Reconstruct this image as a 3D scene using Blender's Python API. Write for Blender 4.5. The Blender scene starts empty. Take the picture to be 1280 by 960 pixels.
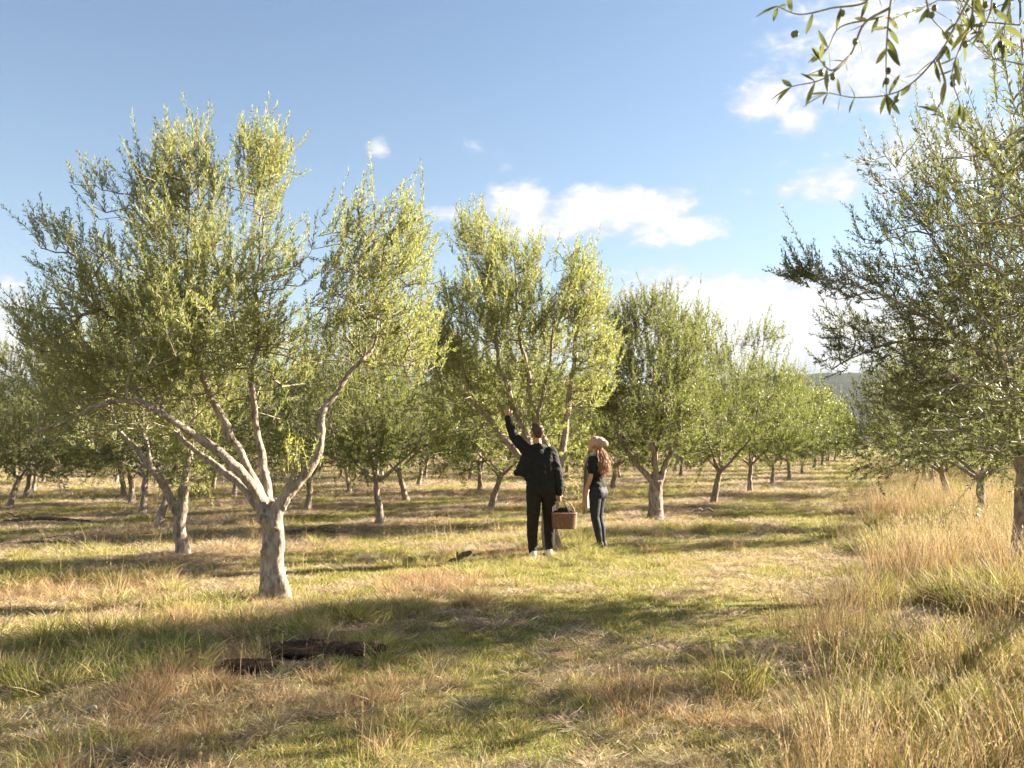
import bpy, bmesh, math, random
import numpy as np
from mathutils import Vector, Matrix, Euler

# ------------------------------------------------------------------ camera
SC = bpy.context.scene
COL = SC.collection
F_PX, CX, CY, HZ, CAM_H = 1100.0, 640.0, 480.0, 552.0, 1.60
PITCH = math.atan((HZ - CY) / F_PX)
cam_d = bpy.data.cameras.new('camera')
cam_d.sensor_width = 36.0
cam_d.lens = 36.0 * F_PX / 1280.0
cam_d.clip_start, cam_d.clip_end = 0.05, 12000.0
cam_d.dof.use_dof = True
cam_d.dof.focus_distance = 10.0
cam_d.dof.aperture_fstop = 6.3
cam = bpy.data.objects.new('camera', cam_d)
COL.objects.link(cam)
cam.location = (0, 0, CAM_H)
cam.rotation_euler = (math.pi / 2 + PITCH, 0, 0)
SC.camera = cam

# ------------------------------------------------------------------ world, sun, exposure
SUN_EL, SUN_AZ = 24.0, 21.0          # azimuth measured from +X (right) towards +Y (away)
SC.view_settings.view_transform = 'Standard'
SC.view_settings.look = 'None'
SC.view_settings.exposure = 2.8
SC.view_settings.gamma = 1.0
SC.view_settings.use_curve_mapping = False
SC.cycles.max_bounces = 6
SC.cycles.diffuse_bounces = 4
SC.cycles.glossy_bounces = 2
SC.cycles.transmission_bounces = 5
SC.cycles.volume_bounces = 0
SC.cycles.caustics_reflective = False
SC.cycles.caustics_refractive = False

def px_dir(px, py):
    v = Vector(((px - CX) / F_PX, 1.0, (CY - py) / F_PX))
    v.rotate(Euler((PITCH, 0, 0)))
    return v.normalized()

def azel(px, py):
    d = px_dir(px, py)
    return math.degrees(math.atan2(d.x, d.y)), math.degrees(math.asin(d.z))

W = bpy.data.worlds.new("World"); SC.world = W
W.use_nodes = True
nt = W.node_tree; nt.nodes.clear()
def nd(nt, typ, **kw):
    n = nt.nodes.new(typ)
    for k, v in kw.items(): setattr(n, k, v)
    return n
def mth(nt, op, a, b=None, c=None, clamp=False):
    n = nt.nodes.new('ShaderNodeMath'); n.operation = op; n.use_clamp = clamp
    for i, x in enumerate((a, b, c)):
        if x is None: continue
        if isinstance(x, (int, float)): n.inputs[i].default_value = x
        else: nt.links.new(x, n.inputs[i])
    return n.outputs[0]
def mixc(nt, f, a, b, blend='MIX'):
    n = nt.nodes.new('ShaderNodeMix'); n.data_type = 'RGBA'; n.blend_type = blend
    for i, x in ((0, f), (6, a), (7, b)):
        if isinstance(x, (int, float)): n.inputs[i].default_value = x
        elif isinstance(x, tuple): n.inputs[i].default_value = (x + (1.0,))[:4]
        else: nt.links.new(x, n.inputs[i])
    return n.outputs[2]
def noise(nt, vec, scale, detail=4, rough=0.55, dist=0.0):
    n = nt.nodes.new('ShaderNodeTexNoise')
    n.inputs['Scale'].default_value = scale; n.inputs['Detail'].default_value = detail
    n.inputs['Roughness'].default_value = rough; n.inputs['Distortion'].default_value = dist
    if vec is not None: nt.links.new(vec, n.inputs['Vector'])
    return n.outputs['Fac']
def ramp(nt, f, stops):
    n = nt.nodes.new('ShaderNodeValToRGB'); nt.links.new(f, n.inputs[0])
    els = n.color_ramp.elements
    while len(els) < len(stops): els.new(0.5)
    for e, (p, c) in zip(els, stops):
        e.position = p; e.color = (c + (1.0,))[:4] if len(c) == 3 else c
    return n.outputs[0]
def sstep(nt, x, lo, hi):
    n = nt.nodes.new('ShaderNodeMapRange'); n.interpolation_type = 'SMOOTHSTEP'
    nt.links.new(x, n.inputs[0])
    n.inputs[1].default_value = lo; n.inputs[2].default_value = hi
    return n.outputs[0]

sky = nd(nt, 'ShaderNodeTexSky', sky_type='NISHITA', sun_disc=False)
sky.sun_elevation = math.radians(SUN_EL)
sky.sun_rotation = math.radians(90.0 - SUN_AZ)
sky.altitude = 100; sky.air_density = 1.0; sky.dust_density = 0.6; sky.ozone_density = 1.2
tc = nd(nt, 'ShaderNodeTexCoord')
sep = nd(nt, 'ShaderNodeSeparateXYZ'); nt.links.new(tc.outputs['Generated'], sep.inputs[0])
AZ = mth(nt, 'MULTIPLY', mth(nt, 'ARCTAN2', sep.outputs[0], sep.outputs[1]), 57.29578)
EL = mth(nt, 'MULTIPLY', mth(nt, 'ARCSINE', sep.outputs[2]), 57.29578)
cmb = nd(nt, 'ShaderNodeCombineXYZ')
nt.links.new(AZ, cmb.inputs[0]); nt.links.new(mth(nt, 'MULTIPLY', EL, 1.8), cmb.inputs[1])
n1 = noise(nt, cmb.outputs[0], 0.16, 6, 0.6, 0.3)
n2 = noise(nt, cmb.outputs[0], 0.55, 7, 0.62, 0.3)
# cloud banks: (px, py, rx, ry, weight) of the photograph turned into azimuth / elevation
clouds = [(650, 258, 48, 30, 1.0), (762, 262, 105, 28, 1.15), (700, 282, 100, 24, .9), (842, 286, 66, 22, 1.0), (880, 290, 42, 13, .9),
          (740, 240, 45, 14, .8), (690, 312, 60, 12, .45), (552, 266, 42, 12, .7), (600, 180, 46, 26, .45),
          (625, 200, 22, 26, .55), (468, 184, 24, 14, .7), (960, 128, 46, 28, .95), (1000, 152, 36, 26, .9), (1030, 235, 70, 26, .6),
          (1120, 60, 190, 85, .85), (1190, 190, 150, 60, .8), (1040, 90, 120, 80, .6), (1010, 205, 200, 60, .22), (940, 240, 30, 18, .35),
          (930, 415, 210, 66, 1.5), (870, 375, 90, 22, .8), (1150, 420, 180, 70, 1.0), (1000, 380, 120, 34, 1.0),
          (0, 400, 70, 60, .9), (30, 440, 90, 40, 1.0), (620, 430, 300, 40, .7), (350, 420, 300, 30, .5)]
dens = None
for (px, py, rx, ry, w) in clouds:
    a0, e0 = azel(px, py)
    a1, _ = azel(px + rx, py); _, e1 = azel(px, py - ry)
    u = mth(nt, 'DIVIDE', mth(nt, 'SUBTRACT', AZ, a0), a1 - a0)
    v = mth(nt, 'DIVIDE', mth(nt, 'SUBTRACT', EL, e0), e1 - e0)
    d = mth(nt, 'ADD', mth(nt, 'MULTIPLY', u, u), mth(nt, 'MULTIPLY', v, v))
    g = mth(nt, 'MULTIPLY', mth(nt, 'EXPONENT', mth(nt, 'MULTIPLY', d, -0.8)), w)
    dens = g if dens is None else mth(nt, 'MAXIMUM', dens, g)
# scattered clouds over the rest of the sky (out of the frame too)
back = mth(nt, 'MULTIPLY', sstep(nt, mth(nt, 'ABSOLUTE', AZ), 36, 60), 0.45)
dens = mth(nt, 'MAXIMUM', dens, back)
dd = mth(nt, 'ADD', dens, mth(nt, 'ADD', mth(nt, 'MULTIPLY', mth(nt, 'SUBTRACT', n1, 0.5), 0.95), mth(nt, 'MULTIPLY', mth(nt, 'SUBTRACT', n2, 0.5), 0.95)))
cov = sstep(nt, dd, 0.30, 0.72)
shade = sstep(nt, mth(nt, 'ADD', dd, mth(nt, 'MULTIPLY', mth(nt, 'SUBTRACT', n2, .5), 1.6)), 0.45, 1.15)
ccol = mixc(nt, shade, (2.45, 2.6, 2.8), (3.5, 3.46, 3.4))
haze_f = mth(nt, 'MULTIPLY', mth(nt, 'EXPONENT', mth(nt, 'MULTIPLY', mth(nt, 'MAXIMUM', EL, 0.0), -0.10)), 0.7)
skyt = mixc(nt, 1.0, sky.outputs[0], (.60, .605, .60), 'MULTIPLY')
skyc = mixc(nt, haze_f, skyt, (1.85, 2.12, 2.45))
low = mth(nt, 'ADD', mth(nt, 'MULTIPLY', sstep(nt, mth(nt, 'ADD', EL, mth(nt, 'MULTIPLY', n2, 6.0)), 6.0, 14.0), .24), .76)
ccol = mixc(nt, 1.0, ccol, low, 'MULTIPLY')
fin = mixc(nt, mth(nt, 'MULTIPLY', cov, 0.9), skyc, ccol)
bg = nd(nt, 'ShaderNodeBackground'); bg.inputs[1].default_value = 0.049
nt.links.new(fin, bg.inputs[0])
wo = nd(nt, 'ShaderNodeOutputWorld'); nt.links.new(bg.outputs[0], wo.inputs[0])

sd = bpy.data.lights.new('sun', 'SUN'); sd.energy = 5.0; sd.angle = math.radians(0.55); sd.color = (1.0, 0.88, 0.68)
sun = bpy.data.objects.new('sun', sd); COL.objects.link(sun)
sv = Vector((math.cos(math.radians(SUN_EL)) * math.cos(math.radians(SUN_AZ)), math.cos(math.radians(SUN_EL)) * math.sin(math.radians(SUN_AZ)), math.sin(math.radians(SUN_EL))))
sun.rotation_euler = sv.to_track_quat('Z', 'Y').to_euler()
sun.location = sv * 50

# ------------------------------------------------------------------ helpers
def hashf(ix, iy, iz, seed):
    n = (ix.astype(np.int64) * 374761393 + iy.astype(np.int64) * 668265263 + iz.astype(np.int64) * 2147483647 + seed * 144269) & 0xffffffff
    n = ((n ^ (n >> 13)) * 1274126177) & 0xffffffff
    n = (n ^ (n >> 16)) & 0xffffff
    return n / float(0xffffff)
def vnoise(x, y, z=None, seed=0):
    x = np.asarray(x, float); y = np.asarray(y, float)
    z = np.zeros_like(x) if z is None else np.asarray(z, float)
    ix, iy, iz = np.floor(x), np.floor(y), np.floor(z)
    fx, fy, fz = x - ix, y - iy, z - iz
    fx, fy, fz = [f * f * (3 - 2 * f) for f in (fx, fy, fz)]
    r = 0
    for dx in (0, 1):
        for dy in (0, 1):
            for dz in (0, 1):
                w = (fx if dx else 1 - fx) * (fy if dy else 1 - fy) * (fz if dz else 1 - fz)
                r = r + w * hashf(ix + dx, iy + dy, iz + dz, seed)
    return r
def fbm(x, y, z=None, oct=4, seed=0):
    r, a, t = 0, 1.0, 0
    x = np.asarray(x, float); y = np.asarray(y, float)
    for o in range(oct):
        r = r + a * vnoise(x * 2**o, y * 2**o, None if z is None else np.asarray(z) * 2**o, seed + o * 17); t += a; a *= 0.5
    return r / t

def mesh_np(name, V, F, cols=None, attrs=None, smooth=False, n=4):
    """V (k,3), F (m,n) polygons all of n corners, or a list of arrays of differing corner counts"""
    me = bpy.data.meshes.new(name)
    Fs = F if isinstance(F, list) else [F]
    me.vertices.add(len(V)); me.vertices.foreach_set('co', np.asarray(V, np.float32).ravel())
    tot = sum(f.size for f in Fs); cnt = np.concatenate([np.full(len(f), f.shape[1]) for f in Fs])
    me.loops.add(tot); me.loops.foreach_set('vertex_index', np.concatenate([f.ravel() for f in Fs]).astype(np.int32))
    me.polygons.add(len(cnt))
    st = np.concatenate([[0], np.cumsum(cnt)[:-1]]).astype(np.int32)
    me.polygons.foreach_set('loop_start', st)
    me.polygons.foreach_set('loop_total', cnt.astype(np.int32))
    if smooth: me.polygons.foreach_set('use_smooth', np.ones(len(cnt), bool))
    me.update(calc_edges=True)
    if cols is not None:
        a = me.color_attributes.new('col', 'FLOAT_COLOR', 'POINT')
        c = np.ones((len(V), 4), np.float32); c[:, :3] = cols
        a.data.foreach_set('color', c.ravel())
    for k, v in (attrs or {}).items():
        a = me.attributes.new(k, 'FLOAT', 'POINT'); a.data.foreach_set('value', np.asarray(v, np.float32))
    me.validate()
    return me

def link(name, me, mat=None, parent=None, label=None, cat=None, group=None, kind=None):
    if mat is not None and len(me.materials) == 0: me.materials.append(mat)
    o = bpy.data.objects.new(name, me); COL.objects.link(o)
    if parent is not None: o.parent = parent
    tag(o, label, cat, group, kind)
    return o
def tag(o, label=None, cat=None, group=None, kind=None):
    if label: o['label'] = label
    if cat: o['category'] = cat
    if group: o['group'] = group
    if kind: o['kind'] = kind
def empty(name, loc=(0, 0, 0), rz=0.0, **kw):
    o = bpy.data.objects.new(name, None); COL.objects.link(o)
    o.location = loc; o.rotation_euler = (0, 0, rz); o.empty_display_size = 0.2
    tag(o, **kw); return o

def mat(name, build):
    m = bpy.data.materials.new(name); m.use_nodes = True
    nt = m.node_tree; nt.nodes.clear()
    out = nd(nt, 'ShaderNodeOutputMaterial')
    nt.links.new(build(nt), out.inputs[0]); return m
def princ(nt, col, rough=0.7, spec=0.3, bump=None, bstr=0.3, bdist=0.02, **kw):
    p = nd(nt, 'ShaderNodeBsdfPrincipled')
    if isinstance(col, tuple): p.inputs['Base Color'].default_value = (col + (1.0,))[:4]
    else: nt.links.new(col, p.inputs['Base Color'])
    if isinstance(rough, (int, float)): p.inputs['Roughness'].default_value = rough
    else: nt.links.new(rough, p.inputs['Roughness'])
    p.inputs['Specular IOR Level'].default_value = spec
    for k, v in kw.items(): p.inputs[k].default_value = v
    if bump is not None:
        b = nd(nt, 'ShaderNodeBump'); b.inputs['Strength'].default_value = bstr; b.inputs['Distance'].default_value = bdist
        nt.links.new(bump, b.inputs['Height']); nt.links.new(b.outputs[0], p.inputs['Normal'])
    return p.outputs[0]
def attr(nt, name, typ='GEOMETRY'):
    a = nd(nt, 'ShaderNodeAttribute'); a.attribute_name = name; a.attribute_type = typ; return a

# ------------------------------------------------------------------ ground
RD = np.array([0.382, 0.924]); RN = np.array([0.924, -0.382])      # row direction, row normal (to the right)
def rowcoord(x, y): return x * RN[0] + y * RN[1], x * RD[0] + y * RD[1]
ROWS_L = [-4.1, -8.9, -12.2, -15.4, -18.9, -22.6, -26.5, -30.5, -35, -39.5, -44, -49]

def height(x, y):
    x = np.asarray(x, float); y = np.asarray(y, float)
    s, t = rowcoord(x, y)
    d = np.hypot(x, y)
    h = 0.10 * (fbm(x * .35 + 5, y * .35, oct=3, seed=3) - .5) + 0.05 * (fbm(x * 1.7, y * 1.7, oct=3, seed=9) - .5)
    h = h + 0.07 * np.exp(-((s + 4.3) / 1.0) ** 2) + 0.05 * np.exp(-((s + 9) / .8) ** 2)
    h = h + 0.12 * np.exp(-((s - 1.9) / 1.1) ** 2)
    h = h * np.clip(1.2 - d / 90, 0.25, 1)
    for (cx, cy, r, dep) in PITS:
        h = h - dep * np.exp(-(((x - cx) / r) ** 2 + ((y - cy) / (r * .8)) ** 2))
    return h
def gp0(px, py, z=0.0):
    d = px_dir(px, py); k = (z - CAM_H) / d.z
    return d.x * k, d.y * k
PITS = []
for (px, py, r, dep) in ((382, 822, .20, .07), (312, 845, .16, .05)):
    x, y = gp0(px, py); PITS.append((x, y, r, dep))
def gp(px, py):
    z = 0.0
    for _ in range(5):
        x, y = gp0(px, py, z); z = float(height(x, y))
    return x, y, z

def sm(a, lo, hi):
    t = np.clip((a - lo) / (hi - lo), 0, 1); return t * t * (3 - 2 * t)
def zones(x, y):
    """returns green amount 0..1, litter (brown dead matter) 0..1, tall 0..1"""
    s, t = rowcoord(x, y)
    n1 = fbm(x * .55, y * .55, oct=4, seed=21); n2 = fbm(x * 1.6, y * 1.6, oct=3, seed=31); n3 = fbm(x * .9 + 7, y * .9, oct=3, seed=41)
    wob = (n1 - .5) * 1.6
    lane = sm(s + wob, -4.2, -2.6) * (1 - sm(s + wob, -.9, .1))       # mown lane
    tall = sm(s + wob * .8, -.9, .4) * (1 - .0 * sm(s, 5, 8))
    green = np.clip(.5 + (n1 - .5) * 2.2 + (n3 - .5) * 1.4, 0, 1)
    litter = np.clip((n2 - .56) * 3 + (n3 - .5) * 2, 0, 1)
    for r in ROWS_L[1:]:
        litter = np.maximum(litter, np.exp(-((s - r) / .85) ** 2) * np.clip(.5 + n2, 0, 1))
    litter = np.maximum(litter, .8 * np.exp(-((s + 4.1) / .8) ** 2) * sm(t, 12.5, 15))
    return green, litter, tall, lane

def axis_pts(lim, near, step, grow):
    a = [0.0]; st = step
    while a[-1] < lim:
        if a[-1] > near: st *= grow
        a.append(a[-1] + st)
    return np.array(a)
xa = axis_pts(6000, 14, .11, 1.06); X1 = np.concatenate([-xa[::-1][:-1], xa])
ya = axis_pts(6000, 24, .11, 1.05); yb = axis_pts(400, 1, .3, 1.2); Y1 = np.concatenate([-yb[::-1][:-1], ya])
GX, GY = np.meshgrid(X1, Y1)
gx, gy = GX.ravel(), GY.ravel()
gz = height(gx, gy)
nx, ny = len(X1), len(Y1)
ii = np.arange(nx * ny).reshape(ny, nx)
Fg = np.stack([ii[:-1, :-1], ii[:-1, 1:], ii[1:, 1:], ii[1:, :-1]], -1).reshape(-1, 4)
zg, zl, zt, zlane = zones(gx, gy)
pit = np.zeros_like(gx)
for (cx, cy, r, dep) in PITS: pit = np.maximum(pit, np.exp(-(((gx - cx) / (r * 2.0)) ** 2 + ((gy - cy + .06) / (r * 1.7)) ** 2) * 1.0))
def m_ground(nt):
    tc = nd(nt, 'ShaderNodeTexCoord').outputs['Object']
    g = attr(nt, 'green').outputs['Fac']; l = attr(nt, 'litter').outputs['Fac']; p = attr(nt, 'pit').outputs['Fac']
    a = noise(nt, tc, 9, 6, .65); b = noise(nt, tc, 45, 5, .7); c = noise(nt, tc, 2.2, 4, .6)
    straw = ramp(nt, a, [(.25, (.07, .05, .028)), (.45, (.18, .14, .07)), (.62, (.28, .23, .11)), (.8, (.38, .32, .17))])
    grn = ramp(nt, b, [(.25, (.05, .055, .014)), (.5, (.14, .155, .03)), (.75, (.24, .24, .06))])
    lit = ramp(nt, b, [(.25, (.05, .03, .02)), (.5, (.17, .11, .07)), (.75, (.34, .25, .165))])
    f = mth(nt, 'ADD', mth(nt, 'MULTIPLY', g, .9), mth(nt, 'MULTIPLY', mth(nt, 'SUBTRACT', c, .5), 1.2), clamp=True)
    col = mixc(nt, f, straw, grn)
    col = mixc(nt, sstep(nt, mth(nt, 'ADD', l, mth(nt, 'SUBTRACT', a, .5)), .2, .8), col, lit)
    col = mixc(nt, p, col, (.022, .013, .008))
    return princ(nt, col, .95, .1, bump=mth(nt, 'ADD', a, mth(nt, 'MULTIPLY', b, .5)), bstr=.9, bdist=.03)
M_GROUND = mat('ground_grass_litter', m_ground)
gme = mesh_np('ground', np.stack([gx, gy, gz], 1), Fg, attrs={'green': zg, 'litter': zl, 'pit': pit}, smooth=True)
link('ground', gme, M_GROUND, kind='structure')

# far wooded ridge
hx = np.linspace(-2600, 3800, 260); hr = np.linspace(0, 1, 26)
HX, HR = np.meshgrid(hx, hr)
crest = 150 + 34 * (fbm(HX / 700., HX * 0, oct=4, seed=5) - .5) + 30 * sm(HX, 200, 900) - 22 * sm(HX, 900, 1250)
HZ_ = crest * np.sin(HR * math.pi / 2) ** .8 - 3 + 14 * (fbm(HX / 30., HR * 20, oct=3, seed=8) - .5) * HR
HY = 1500 + HR * 700 + 120 * np.sin(HX / 500.)
i2 = np.arange(HX.size).reshape(HX.shape)
Fh = np.stack([i2[:-1, :-1], i2[:-1, 1:], i2[1:, 1:], i2[1:, :-1]], -1).reshape(-1, 4)
def m_hill(nt):
    tc = nd(nt, 'ShaderNodeTexCoord').outputs['Object']
    a = noise(nt, tc, .02, 7, .7); b = noise(nt, tc, .004, 4, .6)
    wood = ramp(nt, a, [(.3, (.005, .008, .006)), (.6, (.011, .016, .010)), (.8, (.02, .025, .016))])
    fld = mixc(nt, a, (.02, .023, .015), (.04, .04, .026))
    return princ(nt, mixc(nt, sstep(nt, b, .62, .68), wood, fld), .95, .05)
link('hill', mesh_np('hill', np.stack([HX.ravel(), HY.ravel(), HZ_.ravel()], 1), Fh, smooth=True), mat('hill_woodland', m_hill), kind='structure')

# ------------------------------------------------------------------ materials for the trees
def leaf_mat(name, c_lo, c_mid, c_hi, back, tr, trf):
    def b(nt):
        r = attr(nt, 'rnd').outputs['Fac']
        col = ramp(nt, r, [(0.0, c_lo), (.5, c_mid), (.93, c_hi), (1.0, (.36, .32, .09))])
        geo = nd(nt, 'ShaderNodeNewGeometry')
        col2 = mixc(nt, mth(nt, 'MULTIPLY', geo.outputs['Backfacing'], .75), col, back)
        p = princ(nt, col2, .5, .28)
        t = nd(nt, 'ShaderNodeBsdfTranslucent')
        tcol = mixc(nt, .75, col, tr)
        nt.links.new(tcol, t.inputs[0])
        m = nd(nt, 'ShaderNodeMixShader'); m.inputs[0].default_value = trf
        nt.links.new(p, m.inputs[1]); nt.links.new(t.outputs[0], m.inputs[2])
        return m.outputs[0]
    return mat(name, b)
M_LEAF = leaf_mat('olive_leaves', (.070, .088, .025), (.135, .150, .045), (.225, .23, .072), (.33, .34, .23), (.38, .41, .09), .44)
M_LEAF_DK_SHADE = leaf_mat('olive_leaves_dark_shade', (.030, .040, .017), (.062, .073, .029), (.112, .118, .046), (.18, .19, .13), (.22, .24, .06), .33)  # dark variety, lowered further: shade of the right-hand trees put into the colour
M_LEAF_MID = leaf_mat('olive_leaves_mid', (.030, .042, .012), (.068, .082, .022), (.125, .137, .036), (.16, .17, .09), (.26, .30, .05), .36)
M_LEAF_YG = leaf_mat('olive_leaves_young', (.12, .15, .02), (.22, .25, .035), (.33, .33, .05), (.30, .32, .14), (.46, .50, .05), .45)
def m_bark(nt):
    tc = nd(nt, 'ShaderNodeTexCoord').outputs['Object']
    mp = nd(nt, 'ShaderNodeMapping'); mp.inputs['Scale'].default_value = (1, 1, .35); nt.links.new(tc, mp.inputs[0])
    a = noise(nt, mp.outputs[0], 22, 7, .68, .5); b = noise(nt, tc, 5, 4, .6); c = noise(nt, mp.outputs[0], 70, 4, .7)
    col = ramp(nt, a, [(.3, (.06, .047, .037)), (.43, (.20, .16, .13)), (.58, (.35, .29, .24)), (.8, (.50, .43, .37))])
    col = mixc(nt, mth(nt, 'MULTIPLY', sstep(nt, b, .5, .7), .5), col, (.30, .24, .17))
    return princ(nt, col, .9, .15, bump=mth(nt, 'ADD', a, mth(nt, 'MULTIPLY', c, .4)), bstr=.9, bdist=.02)
M_BARK = mat('olive_bark', m_bark)
M_TWIG = mat('olive_twigs', lambda nt: princ(nt, ramp(nt, noise(nt, nd(nt, 'ShaderNodeTexCoord').outputs['Object'], 30, 3), [(.3, (.14, .115, .08)), (.7, (.34, .29, .22))]), .85, .15))

# ------------------------------------------------------------------ tree builder
def catmull(P, step=.1):
    P = np.asarray(P, float)
    Q = np.vstack([2 * P[0] - P[1], P, 2 * P[-1] - P[-2]])
    out = []
    for i in range(1, len(Q) - 2):
        n = max(2, int(np.linalg.norm(Q[i + 1][:3] - Q[i][:3]) / step))
        for k in range(n):
            t = k / n
            out.append(.5 * ((2 * Q[i]) + (-Q[i - 1] + Q[i + 1]) * t + (2 * Q[i - 1] - 5 * Q[i] + 4 * Q[i + 1] - Q[i + 2]) * t * t + (-Q[i - 1] + 3 * Q[i] - 3 * Q[i + 1] + Q[i + 2]) * t ** 3))
    out.append(Q[-2]); return np.array(out)

def tube(P, R, n=6, rng=None, amp=0.0, seed=0, cap=True):
    """tube along points P with radii R -> V, F(quads)"""
    P = np.asarray(P); k = len(P)
    T = np.gradient(P, axis=0); T /= np.linalg.norm(T, axis=1)[:, None] + 1e-9
    up = np.array([1., 0, 0]) if abs(T[0][0]) < .8 else np.array([0, 1., 0])
    A = np.zeros_like(P); a = up - T[0] * np.dot(up, T[0]); A[0] = a / np.linalg.norm(a)
    for i in range(1, k):
        a = A[i - 1] - T[i] * np.dot(A[i - 1], T[i]); A[i] = a / (np.linalg.norm(a) + 1e-9)
    B = np.cross(T, A)
    th = np.arange(n) * 2 * math.pi / n
    off = A[:, None, :] * np.cos(th)[None, :, None] + B[:, None, :] * np.sin(th)[None, :, None]
    V = P[:, None, :] + off * np.asarray(R)[:, None, None]
    V = V.reshape(-1, 3)
    i = np.arange(k - 1)[:, None] * n; j = np.arange(n)[None, :]; j2 = (j + 1) % n
    F = np.stack([i + j, i + j2, i + n + j2, i + n + j], -1).reshape(-1, 4)
    if cap:
        V = np.vstack([V, P[:1] - T[:1] * R[0] * .5, P[-1:] + T[-1:] * R[-1] * .6]); a0 = k * n; a1 = a0 + 1
        jj = np.arange(n); j3 = (jj + 1) % n
        F = np.vstack([F, np.stack([np.full(n, a0), j3, jj, np.full(n, a0)], 1)[:, [0, 1, 2, 2]]]) if False else F
        tri = np.vstack([np.stack([np.full(n, a0), j3, jj], 1), np.stack([np.full(n, a1), (k - 1) * n + jj, (k - 1) * n + j3], 1)])
        return V, F, tri
    return V, F, np.zeros((0, 3), int)

class Acc:
    def __init__(s): s.V = []; s.Q = []; s.T = []; s.n = 0; s.c = []
    def add(s, V, Q=None, T=None, c=None):
        s.V.append(V)
        if Q is not None and len(Q): s.Q.append(Q + s.n)
        if T is not None and len(T): s.T.append(T + s.n)
        if c is not None: s.c.append(c)
        s.n += len(V)
    def mesh(s, name, smooth=True, attrs=None, cols=None):
        F = []
        if s.Q: F.append(np.vstack(s.Q))
        if s.T: F.append(np.vstack(s.T))
        if cols is None and s.c: cols = np.vstack(s.c)
        return mesh_np(name, np.vstack(s.V), F, cols=cols, smooth=smooth, attrs=attrs)

def voxel_mesh(me, size, smooth_it=4, name='m'):
    o = bpy.data.objects.new('tmp', me); COL.objects.link(o)
    r = o.modifiers.new('r', 'REMESH'); r.mode = 'VOXEL'; r.voxel_size = size; r.use_smooth_shade = True
    if smooth_it:
        s = o.modifiers.new('s', 'SMOOTH'); s.iterations = smooth_it; s.factor = .5
    dg = bpy.context.evaluated_depsgraph_get()
    m2 = bpy.data.meshes.new_from_object(o.evaluated_get(dg)); m2.name = name
    bpy.data.objects.remove(o); bpy.data.meshes.remove(me)
    m2.materials.clear()
    return m2

def bark_displace(me, amp, seed):
    n = len(me.vertices); co = np.zeros(n * 3, np.float32); me.vertices.foreach_get('co', co); co = co.reshape(-1, 3)
    no = np.zeros(n * 3, np.float32); me.vertices.foreach_get('normal', no); no = no.reshape(-1, 3)
    d = (fbm(co[:, 0] * 9, co[:, 1] * 9, co[:, 2] * 3, 3, seed) - .5) * 1.6 + (fbm(co[:, 0] * 30, co[:, 1] * 30, co[:, 2] * 10, 2, seed + 5) - .5) * .6
    kn = np.clip(fbm(co[:, 0] * 14, co[:, 1] * 14, co[:, 2] * 14, 1, seed + 9) - .78, 0, 1) * 5
    co = co + no * ((d + kn) * amp)[:, None]
    me.vertices.foreach_set('co', co.ravel()); me.update()

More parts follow.
